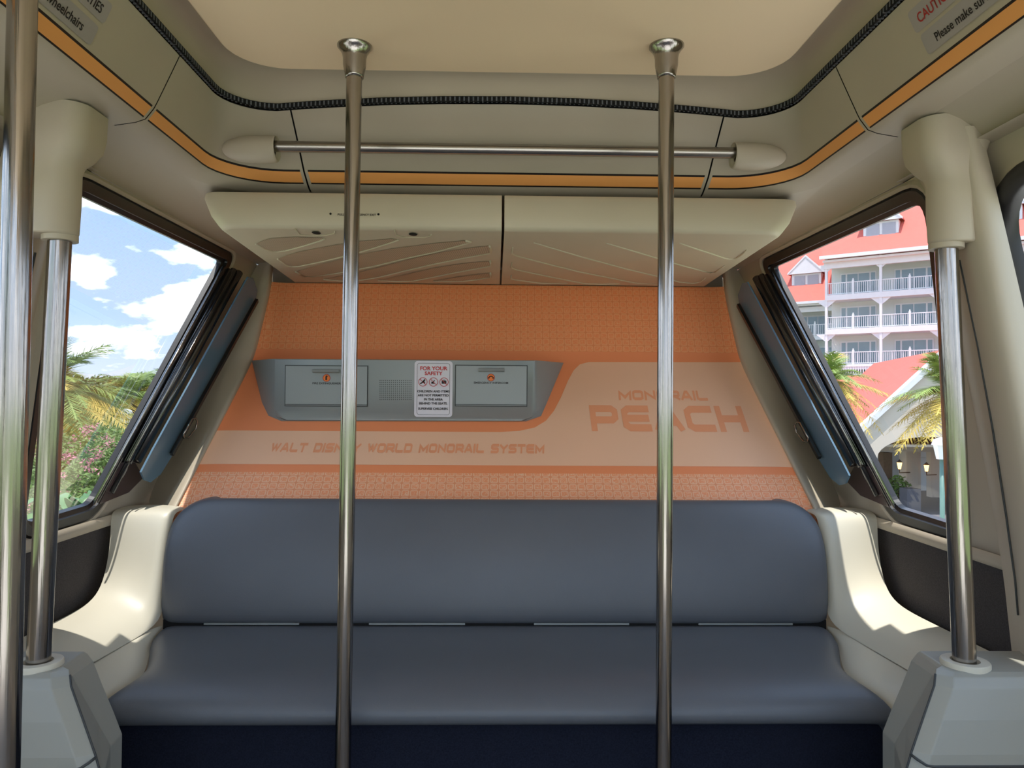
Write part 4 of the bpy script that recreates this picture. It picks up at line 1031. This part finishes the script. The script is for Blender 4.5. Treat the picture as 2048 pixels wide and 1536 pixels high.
# palms
def palm(px, py, Y, L, nf, lab, group=None, seed=1, yel=.35):
    rn = random.Random(seed); c = atY(px, py, Y)
    t_ = thing('palm_tree', (c.x, c.y, GZ), lab, 'palm', group)
    MB().tube([Vector((c.x+.15, c.y, GZ)), Vector((c.x+.05, c.y, (c.z+GZ)/2)), c], [.24, .19, .17], 10).build('trunk', 'trunk', t_, True)
    mb = MB()
    for i in range(nf):
        az = rn.uniform(0, 2*PI); el = math.radians(rn.uniform(-35, 80)); ln = L*rn.uniform(.8, 1.1); droop = rn.uniform(.35, .75)
        d = Vector((math.cos(az)*math.cos(el), math.sin(az)*math.cos(el), math.sin(el))); pts = []; m = 26
        hz = Vector((math.cos(az), math.sin(az), 0))
        for k in range(m+1):
            t = k/m; pts.append(c+d*ln*t+hz*ln*.12*t*t+Vector((0, 0, -droop*ln*t*t)))
        mi = 1 if (el < math.radians(10) and rn.random() < yel*2) or rn.random() < yel*.2 else 0
        for k in range(2, m):
            p = pts[k]; tg_ = (pts[k+1]-pts[k-1]).normalized(); sd = tg_.cross(Vector((0, 0, 1)))
            if sd.length < .1: sd = Vector((1, 0, 0))
            sd.normalize(); upv = sd.cross(tg_); t = k/m
            ll = ln*.30*math.sin(PI*min(1, t*.9+.12))**.7
            for sg_ in (-1, 1):
                for e_ in (0, 1):
                    q_ = p+tg_*(ln/m*.5*e_)
                    dd = (sd*sg_*.85+tg_*.75+upv*rn.uniform(-.35, .25)).normalized(); w = tg_*.022*L/2.5
                    tip = q_+dd*ll*rn.uniform(.85, 1.1)+Vector((0, 0, -.12*ll)); mb.add([q_-w, q_+w, tip], [(0, 1, 2)], mi)
            mb.add([pts[k]-sd*.02, pts[k]+sd*.02, pts[k+1]+sd*.02, pts[k+1]-sd*.02], [(0, 1, 2, 3)], mi)
    mb.buildm('fronds', ['frond', 'frond2'], t_)
palm(98, 780, 24, 2.9, 80, 'large feathery palm nearest the left window with drooping golden fronds', seed=3)
palm(268, 790, 42, 2.7, 52, 'green palm with upright fronds in the middle of the left window', seed=5, yel=.25)
palm(350, 785, 46, 2.6, 48, 'green palm touching the dark sash of the left window', seed=8, yel=.25)
palm(185, 815, 52, 3.0, 52, 'palm behind the nearest one in the left window', seed=9, yel=.2)
palm(1655, 765, 36, 2.5, 70, 'palm beside the sash of the right window in front of the hotel', seed=11, yel=.4)
palm(1912, 785, 34, 3.1, 90, 'golden palm drooping over the porch arch beside the right pole', seed=14, yel=.5)
# flowering shrubs
for i, (px, py, Y, r_, lab) in enumerate(((150, 945, 17, 1.1, 'pink flowering shrub beside the left pole, outside the window'), (212, 925, 19, 1.1, 'pink flowering shrub below the middle palm'), (246, 950, 16, .8, 'pink flowering shrub touching the window sash'), (110, 985, 15, .9, 'lowest pink flowering shrub behind the banana plant'))):
    c = atY(px, py, Y); t_ = thing('flowering_shrub', (c.x, c.y, GZ), lab, 'shrub')
    rn = random.Random(20+i); mb = MB(); leafcloud(mb, c, (r_*1.15, r_, r_*.85), 2600, .06, rnd=rn); mb.buildm('foliage', ['leaf'], t_)
    mb = MB()
    for _ in range(70):
        p = Vector((rn.gauss(0, 1), rn.gauss(0, 1), rn.gauss(0, 1))).normalized(); p = c+Vector((p.x*r_*1.15, p.y*r_, p.z*r_*.85)); leafcloud(mb, p, (.10, .10, .09), 16, .038, rnd=rn)
    mb.buildm('blossoms', ['pink'], t_)
    MB().tube([(c.x, c.y, GZ), c], .05, 6).build('stem', 'trunk', t_)
# banana plants
for i, (px, py, Y, lab) in enumerate(((150, 1010, 12, 'banana plant with broad leaves beside the left pole'), (215, 1000, 13.5, 'banana plant with broad leaves near the lower window corner'))):
    c = atY(px, py, Y); t_ = thing('banana_plant', (c.x, c.y, GZ), lab, 'plant'); rn = random.Random(40+i)
    MB().tube([(c.x, c.y, GZ), c+Vector((0, 0, -.2))], [.14, .07], 10).build('stem', 'banana', t_, True)
    for k in range(11):
        az = rn.uniform(0, 2*PI) if k else 2.6; el = rn.uniform(.5, 1.35); ln = rn.uniform(.7, 1.0); w = .14; rows_ = []
        hz = Vector((math.cos(az), math.sin(az), 0)); sd = Vector((-hz.y, hz.x, 0))
        for j in range(11):
            t = j/10; p = c+Vector((0, 0, -.25))+hz*ln*math.cos(el)*t*1.2+Vector((0, 0, ln*math.sin(el)*t-ln*.55*t**3)); ww_ = w*math.sin(PI*min(1, max(0, (t-.15)/.85)))**.6+.01
            rows_.append([p-sd*ww_+Vector((0, 0, .05*ww_/w)), p, p+sd*ww_+Vector((0, 0, .05*ww_/w))])
        grid('leaf', rows_, 'banana', t_)
# distant trees
for i, (px, py, Y, r_, lab) in enumerate(((130, 796, 150, 6, 'far rounded tree just right of the left slanted pole'), (205, 795, 166, 6.5, 'far rounded tree between the nearest palm and the middle palm'), (285, 794, 150, 6, 'far rounded tree behind the middle palm'), (350, 796, 166, 6, 'far rounded tree beside the dark sash of the left window'))):
    c = atY(px, py, Y); t_ = thing('distant_tree', (c.x, c.y, GZ), lab, 'tree')
    rn = random.Random(60+i); mb = MB(); leafcloud(mb, c, (r_, r_*.8, 4.8), 3500, .55, rnd=rn); mb.buildm('foliage', ['leafd'], t_)
    MB().tube([(c.x, c.y, GZ), c], .3, 6).build('trunk', 'trunk', t_)
